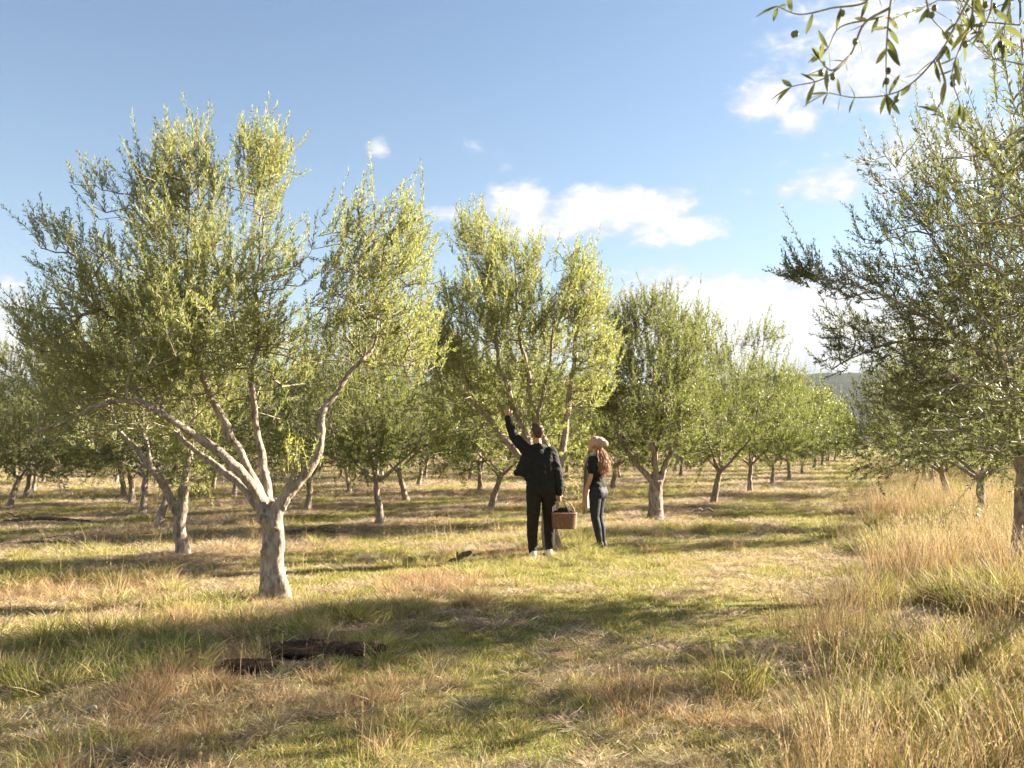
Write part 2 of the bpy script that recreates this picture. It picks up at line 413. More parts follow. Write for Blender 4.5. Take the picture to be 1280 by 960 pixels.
def build_tree(name, limbs, lobes, n_shoots, leaves_per, leaf_len, leaf_w, seed, shoot_len=(.28, .5), up=.75,
               droop=None, bark_vox=.014, twig_tubes=True, leafmat=None, avoid=None, shoot_tubes=True, out=.55, yellow=0.0, leader=0.0):
    """limbs: list of (points Nx4 = x,y,z,r). returns (trunk mesh, crown mesh)"""
    rng = np.random.default_rng(seed)
    acc = Acc(); pos = []; par = []; lev = []
    for li, L in enumerate(limbs):
        L = np.array(L, float); C = catmull(L, .07)
        C[:, 3] = np.maximum(C[:, 3], bark_vox * .95)
        wob = np.stack([fbm(C[:, 2] * 3 + 9 * li, C[:, 0] * 3, oct=2, seed=seed + 1) - .5, fbm(C[:, 2] * 3 + 5, C[:, 1] * 3 + li, oct=2, seed=seed + 2) - .5, 0 * C[:, 0]], 1)
        env = np.sin(np.linspace(0, 1, len(C)) * math.pi)[:, None]
        C[:, :3] += wob * env * .12
        C[:, 3] *= .88; V, Q, T = tube(C[:, :3], C[:, 3], 12 if L[0, 3] > .06 else 8)
        acc.add(V, Q, T)
        P = C[::2]
        base = len(pos)
        pos.extend(P[:, :3]); par.extend([-1 if i == 0 else base + i - 1 for i in range(len(P))]); lev.extend(P[:, 3])
    tm = voxel_mesh(acc.mesh(name + '_wood'), bark_vox, 5, name + '_trunk')
    bark_displace(tm, .017, seed)
    tm.materials.append(M_BARK)
    # shoot bases inside the lobes (cx,cy,cz,rx,ry,rz,weight)
    lob = np.array(lobes, float)
    vol = lob[:, 3] * lob[:, 4] * lob[:, 5]; w = vol ** .8 * lob[:, 6]; w /= w.sum()
    pick = rng.choice(len(lob), n_shoots, p=w)
    u = rng.normal(size=(n_shoots, 3)); u /= np.linalg.norm(u, axis=1)[:, None]
    r = rng.uniform(.15, 1.0, n_shoots) ** .5 * rng.choice([1.0, 1.0, 1.0, 1.14, 1.28], n_shoots)
    C = lob[pick, :3]; S = lob[pick, 3:6]
    B = C + u * r[:, None] * S
    # uneven outline: push with noise, cull pockets
    nz = fbm(B[:, 0] * 2.2, B[:, 1] * 2.2, B[:, 2] * 2.2, 3, seed + 3)
    keep = nz > .42
    for (ax, ay, az_, ar, ah) in (avoid or []):
        keep &= ((B[:, 0] - ax) ** 2 + (B[:, 1] - ay) ** 2 > ar * ar) | (B[:, 2] > az_ + ah)
    B = B[keep]; u = u[keep]; C = C[keep]; rr = r[keep]
    pos = np.array(pos); npos = len(pos); cap = npos + len(B) * 10
    NP = np.zeros((cap, 3)); NP[:npos] = pos; PAR = -np.ones(cap, int); PAR[:npos] = par; DEPTH = np.zeros(cap)
    RAD = np.zeros(cap); RAD[:npos] = lev
    allow = np.ones(cap, bool)
    # attach only to the upper limbs
    zmin = np.percentile(pos[:, 2], 28)
    allow[:npos] = pos[:, 2] > zmin
    d0 = np.array([np.min(np.sum((pos - b) ** 2, 1)) for b in B]); order = np.argsort(d0)
    cnt = npos; shoots = []
    for bi in order:
        b = B[bi]
        d = np.linalg.norm(NP[:cnt] - b, axis=1) + DEPTH[:cnt] * .35 + np.where(allow[:cnt], 0, 99) + np.clip(NP[:cnt, 2] - b[2], 0, 9) * .8
        k = int(np.argmin(d)); p = NP[k]; L = np.linalg.norm(b - p)
        if L < .06: shoots.append((bi, k)); continue
        m = max(1, int(L / .14)); g = PAR[k]
        dirp = (p - NP[g]) if g >= 0 else np.array([0, 0, 1.]); dirp = dirp / (np.linalg.norm(dirp) + 1e-9)
        c1 = p + (dirp * .5 + np.array([0, 0, .15])) * L * .45
        last = k
        for i in range(1, m + 1):
            t = i / m; q = (1 - t) ** 2 * p + 2 * t * (1 - t) * c1 + t * t * b + rng.normal(size=3) * .012 * (t < 1)
            NP[cnt] = q; PAR[cnt] = last; DEPTH[cnt] = DEPTH[last] + L / m; last = cnt; cnt += 1
        shoots.append((bi, last))
    # radii of the twigs
    A2 = np.zeros(cnt)
    for (bi, k) in shoots: A2[k] += 1
    for k in range(cnt - 1, npos - 1, -1):
        if PAR[k] >= 0: A2[PAR[k]] += A2[k]
    RR = .0032 * np.maximum(A2, 1) ** .42
    tw = Acc()
    if twig_tubes:
        child = {}
        for k in range(npos, cnt): child.setdefault(PAR[k], []).append(k)
        done = np.zeros(cnt, bool)
        starts = [(k, PAR[k]) for k in range(npos, cnt)]
        for k in range(npos, cnt):
            if done[k]: continue
            ch = [PAR[k], k]; done[k] = True; c = k
            while c in child:
                nx_ = [q for q in child[c] if not done[q]]
                if not nx_: break
                c = max(nx_, key=lambda q: A2[q]); done[c] = True; ch.append(c)
            rad = RR[ch].copy(); rad[0] = rad[1]
            V, Q, T = tube(NP[ch], rad, 5 if rad[0] > .01 else 4, cap=False)
            tw.add(V, Q)
    # shoots with leaves
    LV = []; rn = []
    cen = np.average(lob[:, :3], axis=0, weights=w)
    for (bi, k) in shoots:
        b = NP[k]; o = b - cen; o[2] *= .5; o = o / (np.linalg.norm(o) + 1e-9)
        upw = up
        if droop is not None: upw = up * np.clip((b[2] - droop[0]) / (droop[1] - droop[0]), -.5, 1)
        d = o * out + np.array([0, 0, upw]) + rng.normal(size=3) * .42
        d /= np.linalg.norm(d)
        L = rng.uniform(*shoot_len)
        if leader and rng.random() < leader and b[2] > cen[2] and rr[bi] > .75:
            L *= 1.7; d = d * .45 + np.array([0, 0, .9]); d /= np.linalg.norm(d)
        bend = np.array([0, 0, .25 if upw > 0 else -.35]) + rng.normal(size=3) * .12
        n = int(leaves_per * L / np.mean(shoot_len))
        t = (np.arange(n) + rng.uniform(0, 1, n)) / n
        base = b + d * (t * L)[:, None] + bend * ((t ** 2) * L)[:, None]
        td = d + 2 * bend * t[:, None]; td /= np.linalg.norm(td, axis=1)[:, None]
        rv = rng.normal(size=(n, 3)); rv -= td * np.sum(rv * td, 1)[:, None]; rv /= np.linalg.norm(rv, axis=1)[:, None]
        an = rng.uniform(.35, 1.15, n)[:, None]
        ld = td * np.cos(an) + rv * np.sin(an); ld[:, 2] += .1
        ld /= np.linalg.norm(ld, axis=1)[:, None]
        sd_ = np.cross(ld, td) + rng.normal(size=(n, 3)) * .35
        sd_ -= ld * np.sum(sd_ * ld, 1)[:, None]; sd_ /= np.linalg.norm(sd_, axis=1)[:, None]
        nrm = np.cross(sd_, ld); flip = np.sign(nrm[:, 2:3] + .25); sd_ *= np.where(flip == 0, 1, flip)
        ll = (leaf_len * rng.uniform(.7, 1.2, n) * (1 - .45 * t ** 3))[:, None]; ww = (leaf_w * rng.uniform(.8, 1.2, n))[:, None]
        st = base + ld * .004
        quad = np.stack([st, st + ld * ll * .5 + sd_ * ww * .5, st + ld * ll, st + ld * ll * .5 - sd_ * ww * .5], 1)
        LV.append(quad.reshape(-1, 3))
        sh = rng.uniform(-.16, .16) + yellow
        rn.append(np.repeat(np.clip(rng.uniform(.25, .75, n) + sh + .18 * t, 0, .97), 4))
        if shoot_tubes:
            tt = np.linspace(0, 1, 4); P = b + d * (tt * L)[:, None] + bend * ((tt ** 2) * L)[:, None]
            V, Q, T = tube(P, np.linspace(.0035, .0012, 4), 3, cap=False); tw.add(V, Q)
    LV = np.vstack(LV); nq = len(LV) // 4
    Fq = np.arange(nq * 4).reshape(-1, 4)
    if tw.n:
        TV = np.vstack(tw.V); TQ = np.vstack(tw.Q) + len(LV)
        cm = mesh_np(name + '_crown', np.vstack([LV, TV]), np.vstack([Fq, TQ]), attrs={'rnd': np.concatenate(rn + [np.zeros(len(TV))])})
        cm.materials.append(leafmat or M_LEAF); cm.materials.append(M_TWIG)
        mi = np.zeros(len(cm.polygons), np.int32); mi[nq:] = 1; cm.polygons.foreach_set('material_index', mi)
    else:
        cm = mesh_np(name + '_crown', LV, Fq, attrs={'rnd': np.concatenate(rn)}); cm.materials.append(leafmat or M_LEAF)
    return tm, cm

def tree_thing(meshes, loc, rz, scale=1.0, label=None, group=None):
    e = empty('olive_tree', loc, rz, label=label, cat='olive tree', group=group)
    e.scale = (scale,) * 3
    a = link('trunk', meshes[0], None, e); b = link('crown', meshes[1], None, e)
    return e

def P2(px, py, Y, dy, base):
    """photo pixel at depth Y+dy -> coordinates relative to the tree's base"""
    d = px_dir(px, py); k = (Y + dy) / d.y
    return (d.x * k - base[0], Y + dy - base[1], d.z * k + CAM_H - base[2])
def limb(base, Y, pts):
    return [P2(px, py, Y, dy, base) + (r,) for (px, py, dy, r) in pts]
def lobes_px(base, Y, L):
    o = []
    for (px, py, dy, rx, ry, rz, w) in L:
        c = P2(px, py, Y, dy, base); k = (Y + dy) / F_PX
        o.append((c[0], c[1], c[2], rx * k, ry, rz * k, w))
    return o

# --- the big pale tree at the left
b1 = gp(345, 752); Y1_ = b1[1]
limbs1 = [limb(b1, Y1_, q) for q in (
    [(337, 775, 0, .135), (337, 752, 0, .105), (335, 725, 0, .09), (334, 700, 0, .084), (331, 660, 0, .08), (327, 625, 0, .07)],
    [(356, 775, -.02, .115), (354, 752, -.02, .088), (350, 725, -.01, .073), (347, 700, .0, .068), (345, 660, .02, .068), (347, 628, .02, .065)],
    [(346, 760, .12, .12), (344, 720, .1, .1), (340, 660, .08, .09), (337, 625, .08, .07)],
    [(364, 772, -.05, .05), (361, 752, -.04, .05), (353, 725, -.03, .045)], [(325, 765, -.1, .05), (329, 740, -.06, .045), (332, 715, -.03, .03)],
    [(330, 652, 0, .085), (326, 628, 0, .075), (312, 606, -.08, .062), (278, 570, -.2, .055), (240, 545, -.35, .048), (205, 520, -.5, .042), (172, 503, -.6, .036), (140, 502, -.7, .028), (110, 513, -.8, .02), (88, 526, -.85, .012)],
    [(332, 650, .05, .08), (327, 622, .05, .062), (308, 580, .05, .05), (290, 545, .0, .047), (272, 508, -.05, .043), (257, 482, -.1, .038), (240, 430, -.15, .026), (232, 360, -.1, .017), (236, 280, 0, .01), (238, 220, 0, .005)],
    [(336, 655, .1, .08), (335, 622, .18, .062), (328, 575, .3, .05), (322, 530, .38, .044), (317, 470, .4, .036), (322, 400, .4, .027), (325, 320, .4, .018), (322, 245, .4, .011), (325, 190, .4, .005)],
    [(342, 660, 0, .09), (350, 630, 0, .07), (372, 605, -.02, .062), (392, 575, 0, .054), (399, 540, .05, .048), (405, 510, .1, .042), (430, 480, .2, .034), (455, 448, .3, .026), (468, 425, .35, .022), (476, 370, .4, .013), (480, 300, .4, .006)],
    [(356, 625, -.03, .04), (362, 600, -.08, .034), (363, 580, -.1, .03), (358, 562, -.12, .026)],
    [(325, 635, .1, .06), (300, 605, .35, .05), (265, 580, .6, .042), (225, 540, .9, .034), (190, 480, 1.1, .024), (170, 410, 1.2, .014)],
    [(455, 452, .3, .02), (480, 455, .25, .014), (505, 458, .3, .008)],
    [(185, 512, -.6, .02), (165, 480, -.4, .016), (150, 430, -.2, .012), (120, 380, -.1, .007)],
    [(205, 522, -.5, .018), (180, 505, -.8, .014), (140, 490, -1.0, .009), (100, 500, -1.1, .006)])]
lob1 = lobes_px(b1, Y1_, [
    (120, 440, 0, 72, .95, 85, 1), (160, 350, .1, 66, .8, 75, .85), (62, 405, -.1, 42, .5, 42, .7), (18, 375, 0, 26, .3, 15, 1.6), (70, 300, -.1, 16, .2, 22, 1.8), (120, 245, -.1, 28, .25, 15, 1.6),
    (238, 300, 0, 56, .8, 110, 1.15), (238, 232, 0, 30, .5, 55, 1.2), (200, 260, .1, 38, .5, 50, .9), (326, 240, .35, 34, .45, 85, 1.0), (322, 205, .35, 26, .35, 45, 1.0), (350, 220, .3, 18, .3, 40, .8),
    (320, 370, .4, 56, .8, 90, .9), (250, 420, -.1, 80, 1.1, 85, 1), (310, 460, .8, 95, .8, 55, .8), (420, 370, .3, 38, .6, 85, .9), (485, 360, .35, 52, .8, 90, 1.15),
    (500, 440, .4, 50, .8, 50, .9), (450, 300, .4, 42, .5, 42, .9), (490, 290, .3, 30, .4, 30, .7), (110, 520, -.3, 55, .6, 28, .8), (190, 450, -.5, 60, .6, 60, .9), (230, 520, .9, 70, .5, 40, .6)])
t1 = build_tree('olive_pale', limbs1, lob1, 3600, 42, .060, .0118, 11, (.2, .36), up=.8, droop=(.9, 1.9), leader=.07, yellow=.06)
T1 = tree_thing(t1, b1, 0, label='large pale-barked olive tree in front at left, limbs spreading from a low fork')
# young yellow-green shoots at the fork
def sucker(base, Y, cx, cy, dy, n, seed, h=.5):
    rng = np.random.default_rng(seed); c = P2(cx, cy, Y, dy, base); A = Acc(); LV = []; rn = []
    for i in range(n):
        b = np.array(c) + rng.normal(size=3) * [.09, .07, .05]; d = np.array([rng.normal() * .22, rng.normal() * .2, 1]); d /= np.linalg.norm(d); L = rng.uniform(.4, 1) * h
        V, Q, T = tube(b + d * np.linspace(0, L, 4)[:, None], np.linspace(.004, .0015, 4), 4, cap=False); A.add(V, Q)
        m = int(L * 70); t = rng.uniform(.05, 1, m); base_ = b + d * (t * L)[:, None]
        ld = rng.normal(size=(m, 3)) * [1, 1, .4] + [0, 0, .9]; ld /= np.linalg.norm(ld, axis=1)[:, None]
        s_ = np.cross(ld, rng.normal(size=(m, 3))); s_ /= np.linalg.norm(s_, axis=1)[:, None]
        l_ = .045 * rng.uniform(.6, 1.2, m)[:, None]
        LV.append(np.stack([base_, base_ + ld * l_ * .5 + s_ * .006, base_ + ld * l_, base_ + ld * l_ * .5 - s_ * .006], 1).reshape(-1, 3)); rn.append(np.repeat(rng.uniform(.3, .9, m), 4))
    LV = np.vstack(LV); TV = np.vstack(A.V); TQ = np.vstack(A.Q) + len(LV); nq = len(LV) // 4
    cm = mesh_np('sucker', np.vstack([LV, TV]), np.vstack([np.arange(nq * 4).reshape(-1, 4), TQ]), attrs={'rnd': np.concatenate(rn + [np.zeros(len(TV))])})
    cm.materials.append(M_LEAF_YG); cm.materials.append(M_TWIG)
    mi = np.zeros(len(cm.polygons), np.int32); mi[nq:] = 1; cm.polygons.foreach_set('material_index', mi)
    return cm
so = link('sucker_shoots', sucker(b1, Y1_, 368, 590, -.12, 22, 4, .42), None, T1)

# --- the second tree, behind the man
b2 = gp(689, 687); Y2_ = b2[1]
limbs2 = [limb(b2, Y2_, q) for q in (
    [(690, 705, 0, .22), (689, 690, 0, .18), (688, 670, 0, .145), (687, 640, 0, .13), (687, 612, 0, .12)],
    [(684, 625, 0, .08), (672, 595, 0, .07), (650, 570, 0, .062), (625, 540, -.1, .055), (595, 507, -.1, .046), (578, 470, 0, .034), (566, 410, 0, .02), (560, 350, 0, .01)],
    [(687, 625, 0, .09), (676, 585, .1, .075), (660, 550, .1, .062), (648, 520, .1, .054), (636, 485, .1, .045), (622, 430, .1, .034), (612, 370, .1, .022), (605, 310, .1, .012), (603, 285, .1, .006)],
    [(690, 625, .1, .08), (688, 570, .2, .07), (672, 530, .2, .06), (662, 490, .3, .046), (650, 420, .3, .034), (645, 350, .3, .018), (640, 300, .3, .008)],
    [(690, 620, 0, .08), (700, 575, 0, .068), (710, 530, 0, .055), (716, 470, 0, .044), (722, 420, 0, .03), (728, 370, 0, .018), (728, 330, 0, .008)],
    [(690, 615, 0, .06), (672, 560, -.1, .045), (672, 520, -.1, .04), (684, 480, 0, .03), (690, 420, 0, .018)])]
lob2 = lobes_px(b2, Y2_, [
    (605, 330, .1, 40, .8, 45, 1.1), (598, 300, .1, 20, .4, 30, 1), (640, 345, .3, 36, .7, 45, 1), (600, 410, 0, 52, 1.1, 65, 1), (575, 470, 0, 34, .8, 40, .8), (650, 430, .2, 50, 1.0, 70, 1),
    (725, 375, 0, 32, .7, 48, 1.1), (724, 335, 0, 18, .35, 26, 1), (700, 420, .1, 40, .9, 55, 1), (742, 440, 0, 30, .7, 60, 1), (560, 440, 0, 24, .6, 60, .9), (660, 320, .1, 20, .4, 30, .8), (710, 500, .1, 46, .9, 50, 1), (640, 500, .3, 55, .8, 50, .8),
    (660, 560, .6, 60, .6, 35, .7), (720, 560, .3, 36, .7, 45, .9), (715, 600, .3, 26, .5, 26, .7), (580, 520, .5, 40, .6, 35, .7)])
t2 = build_tree('olive_second', limbs2, lob2, 3100, 40, .062, .0135, 23, (.2, .34), up=.75, droop=(1.0, 1.9), leader=.12, yellow=.04,
    avoid=[(gp(751, 687)[0] - b2[0] - .05 * k, gp(751, 687)[1] - b2[1] - .45 * k, 0, .62, 2.0) for k in range(3)] + [(gp(677, 697)[0] - b2[0] - .1, gp(677, 697)[1] - b2[1] - .3, 0, .75, 2.25)])
T2 = tree_thing(t2, b2, 0, label='full olive tree right behind the man, its limb passing the raised hand')

# --- the arching tree left of the big one
b5 = gp(227, 692); Y5_ = b5[1]
limbs5 = [limb(b5, Y5_, q) for q in (
    [(228, 700, 0, .15), (228, 692, 0, .125), (227, 675, 0, .10), (226, 650, 0, .095), (224, 630, 0, .09)],
    [(226, 648, 0, .075), (216, 628, 0, .07), (204, 605, -.05, .062), (190, 585, -.1, .052), (172, 560, -.1, .044), (152, 540, -.1, .036), (140, 515, 0, .024), (132, 470, 0, .014), (125, 430, 0, .007)],
    [(228, 640, 0, .08), (229, 610, 0, .07), (232, 580, .1, .055), (238, 540, .2, .045), (245, 480, .3, .03), (250, 400, .3, .014)],
    [(190, 585, -.1, .035), (180, 545, -.1, .03), (168, 505, -.1, .02), (165, 450, -.1, .01)])]
lob5 = lobes_px(b5, Y5_, [(110, 480, 0, 60, .9, 60, 1), (150, 430, 0, 60, .9, 60, 1), (180, 500, .3, 60, .9, 45, 1), (70, 450, .2, 40, .7, 50, .9), (235, 560, .1, 34, .6, 34, 1.0), (232, 595, .1, 22, .35, 20, 1.0), (235, 470, .3, 50, .9, 60, 1), (120, 535, .4, 50, .6, 30, .9), (200, 400, .2, 60, .9, 40, .9)])
t5 = build_tree('olive_arching', limbs5, lob5, 1500, 32, .07, .016, 61, (.2, .34), up=.75, droop=(1.0, 1.8), leader=.1)
T5 = tree_thing(t5, b5, 0, label='olive tree with a trunk arching left, just behind the big front tree')
placed5 = [b5[:2]]
# --- third tree
b3 = gp(821, 650); Y3_ = b3[1]
limbs3 = [limb(b3, Y3_, q) for q in (
    [(821, 660, 0, .25), (821, 650, 0, .2), (820, 635, 0, .17), (820, 615, 0, .16), (821, 600, 0, .15)],
    [(818, 605, 0, .08), (806, 590, 0, .07), (790, 572, 0, .06), (775, 545, 0, .045), (770, 500, 0, .03), (772, 440, 0, .015)],
    [(820, 603, 0, .09), (818, 575, .1, .07), (822, 550, .1, .06), (828, 520, .1, .05), (825, 470, .1, .04), (822, 410, .1, .02), (824, 370, .1, .01)],
    [(824, 605, 0, .08), (832, 580, 0, .07), (842, 560, 0, .055), (852, 520, 0, .04), (858, 470, 0, .02), (858, 430, 0, .01)],
    [(822, 603, 0, .07), (816, 560, -.2, .05), (805, 530, -.3, .04), (796, 480, -.3, .02), (790, 420, -.2, .01)])]
lob3 = lobes_px(b3, Y3_, [(824, 395, 0, 30, .7, 30, 1.1), (785, 405, 0, 26, .7, 26, .9), (800, 440, 0, 52, 1.2, 50, 1), (848, 440, 0, 34, 1, 42, 1), (765, 460, -.1, 28, .8, 40, .9),
    (800, 500, -.2, 60, 1.3, 50, 1), (858, 500, 0, 26, .9, 45, 1), (770, 530, 0, 36, .8, 36, .8), (840, 545, 0, 36, .8, 30, .8), (800, 555, .3, 40, .8, 30, .7)])
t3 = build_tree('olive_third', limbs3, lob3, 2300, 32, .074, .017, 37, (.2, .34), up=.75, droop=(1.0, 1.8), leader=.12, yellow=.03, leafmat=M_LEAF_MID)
T3 = tree_thing(t3, b3, 0, label='olive tree just right of the woman, trunk forking low above white wood')

# --- right hand tree beside the lane
def gpY(px, Y):
    x = (px - CX) / F_PX * Y * 1.0; return (x, Y, float(height(x, Y)))
b4 = gpY(1283, 9.8); Y4_ = b4[1]
limbs4 = [limb(b4, Y4_, q) for q in (
    [(1284, 730, 0, .24), (1283, 712, 0, .19), (1281, 680, 0, .15), (1281, 640, 0, .13), (1284, 605, 0, .13), (1286, 580, 0, .12)],
    [(1284, 600, 0, .09), (1274, 575, 0, .075), (1268, 545, 0, .066), (1266, 520, 0, .06), (1258, 470, 0, .05), (1250, 420, 0, .04), (1240, 340, 0, .026), (1225, 250, 0, .014), (1215, 180, 0, .006)],
    [(1264, 500, 0, .045), (1235, 455, -.2, .036), (1190, 415, -.4, .03), (1140, 385, -.5, .022), (1085, 362, -.55, .015), (1040, 350, -.6, .01), (1000, 345, -.6, .006)],
    [(1264, 480, 0, .04), (1225, 440, .2, .034), (1165, 425, .3, .026), (1110, 430, .3, .018), (1060, 450, .3, .01), (1040, 462, .3, .006)],
    [(1256, 450, 0, .04), (1225, 380, .1, .032), (1180, 320, .1, .022), (1140, 260, .1, .013), (1120, 210, .1, .007)],
    [(1288, 590, 0, .08), (1310, 540, 0, .065), (1330, 470, 0, .05), (1340, 380, 0, .035), (1345, 280, 0, .018), (1345, 200, 0, .008)],
    [(1286, 585, .1, .07), (1290, 500, .5, .05), (1295, 400, .8, .035), (1290, 280, .9, .018), (1288, 180, .9, .007)],
    [(1268, 500, -.1, .04), (1230, 480, -.7, .03), (1180, 470, -1.0, .02), (1140, 480, -1.1, .012)])]
lob4 = lobes_px(b4, Y4_, [
    (1200, 250, 0, 50, .8, 70, .8), (1170, 200, 0, 38, .6, 50, .75), (1150, 320, 0, 55, .8, 55, .75), (1100, 290, 0, 36, .5, 30, .5), (1105, 210, 0, 22, .3, 20, 1.0), (1080, 355, -.45, 50, .4, 22, 1.8), (1015, 347, -.58, 28, .2, 12, 4),
    (1200, 400, -.1, 75, 1.1, 70, 1.0), (1130, 420, .1, 60, .8, 40, .8), (1070, 420, .2, 36, .4, 26, 1.2), (1052, 450, .3, 18, .25, 20, 1.5), (1240, 330, 0, 50, 1.0, 90, 1), (1270, 250, .3, 50, .9, 80, 1), (1300, 400, .3, 70, 1.2, 100, 1),
    (1220, 490, -.3, 70, 1.1, 40, 1.1), (1160, 490, -.4, 50, .8, 34, 1), (1290, 490, .4, 50, .9, 50, .8), (1350, 350, 0, 50, 1, 110, 1), (1340, 230, .2, 40, .8, 60, 1)])
t4 = build_tree('olive_right', limbs4, lob4, 2700, 38, .060, .0122, 53, (.2, .38), up=.45, out=.8, droop=(1.1, 2.2), leader=.1, leafmat=M_LEAF_DK_SHADE, yellow=.0)
T4 = tree_thing(t4, b4, 0, label='shaded olive tree cut off by the right edge, with a long drooping side branch')

# --- generic trees
def gen_tree(name, seed, H=4.5, Wd=1.7, n_shoots=900, leaves_per=26, ll=.085, lw=.024, vox=.02, leafmat=None, yellow=0., fork=.95, shoots=True, R=.088):
    rng = np.random.default_rng(seed)
    lean = rng.normal(size=2) * .09
    fx, fy = lean * fork
    limbs = [[(0, 0, -.12, R * 1.5), (0, 0, .02, R * 1.3), (lean[0] * .4, lean[1] * .4, .3, R), (fx * .8, fy * .8, fork * .75, R * .88), (fx, fy, fork, R * .85)]]
    nl = rng.integers(4, 6); a0 = rng.uniform(0, 6.28); tips = []
    for i in range(nl):
        a = a0 + i * 6.283 / nl + rng.normal() * .25; sp = Wd * rng.uniform(.45, .75); hh = H * rng.uniform(.78, 1.0)
        c, s = math.cos(a), math.sin(a)
        z1 = fork + (hh - fork) * .22; z2 = fork + (hh - fork) * .5
        limbs.append([(fx, fy, fork - .15, R * .6), (fx + c * sp * .35, fy + s * sp * .35, fork + .2, R * .45), (fx + c * sp * .8, fy + s * sp * .8, z1, R * .34),
                      (fx + c * sp, fy + s * sp, z2, R * .22), (fx + c * sp * 1.05, fy + s * sp * 1.05, hh * .9, R * .06)])
        tips.append((fx + c * sp, fy + s * sp, hh))
    lob = []
    for (x, y, h) in tips:
        lob.append((x * 1.0, y * 1.0, h - .75, .55, .55, .65, 1.1)); lob.append((x * .95, y * .95, h - .35, .3, .3, .4, 1.1))
        q = rng.uniform(.8, 1.2); lob.append((x * 1.15 * q, y * 1.15 * q, fork + (h - fork) * .42, .75, .75, .75, 1))
        lob.append((x * 1.3, y * 1.3, fork + .38 + rng.uniform(0, .25), .6, .6, .45, 1.2))
        lob.append((x * .6, y * .6, fork + .6, .5, .5, .4, 1.0))
    lob.append((fx, fy, fork + (H - fork) * .55, .9, .9, (H - fork) * .32, .9))
    return build_tree(name, limbs, lob, n_shoots, leaves_per, ll, lw, seed, (.25, .42), up=.8, droop=(fork + .2, fork + 1.2), bark_vox=vox, leafmat=leafmat or M_LEAF_MID, shoot_tubes=shoots, yellow=yellow, leader=.15)
MID = [gen_tree('olive_mid_a', 101, 4.5, 1.8, 1450, 32, .082, .020), gen_tree('olive_mid_b', 102, 4.7, 1.65, 1450, 32, .082, .020, yellow=.08),
       gen_tree('olive_mid_c', 103, 4.1, 1.9, 1450, 32, .082, .020, leafmat=M_LEAF_DK_SHADE), gen_tree('olive_mid_d', 104, 4.6, 1.75, 1450, 32, .082, .020, fork=1.0)]
FAR = [gen_tree('olive_far_a', 201, 4.4, 1.8, 800, 16, .14, .05, vox=.03, shoots=False), gen_tree('olive_far_b', 202, 4.6, 1.7, 800, 16, .14, .05, vox=.03, shoots=False, yellow=.08),
       gen_tree('olive_far_c', 203, 4.2, 1.9, 800, 16, .14, .05, vox=.03, shoots=False, leafmat=M_LEAF_DK_SHADE)]

placed = [b1[:2], b5[:2], b2[:2], b3[:2], b4[:2]]
rt = random.Random(5)
ORD = ['first', 'second', 'third', 'fourth', 'fifth', 'sixth', 'seventh', 'eighth', 'ninth', 'tenth', 'eleventh', 'twelfth']
def put(px, py, kind, label=None, group=None, sc=1.0, loc=None, rz=None):
    loc = gp(px, py) if loc is None else loc
    if loc[1] < 34: ms = MID[kind % 4]
    else: ms = FAR[kind % 3]
    placed.append(loc[:2])
    e = tree_thing(ms, loc, rt.uniform(0, 6.28) if rz is None else rz, sc, label, group)
    e.scale = (sc * rt.uniform(.86, 1.12), sc * rt.uniform(.86, 1.12), sc * rt.uniform(.9, 1.06)); e.rotation_euler.x = rt.gauss(0, .035); e.rotation_euler.y = rt.gauss(0, .035)
    return e

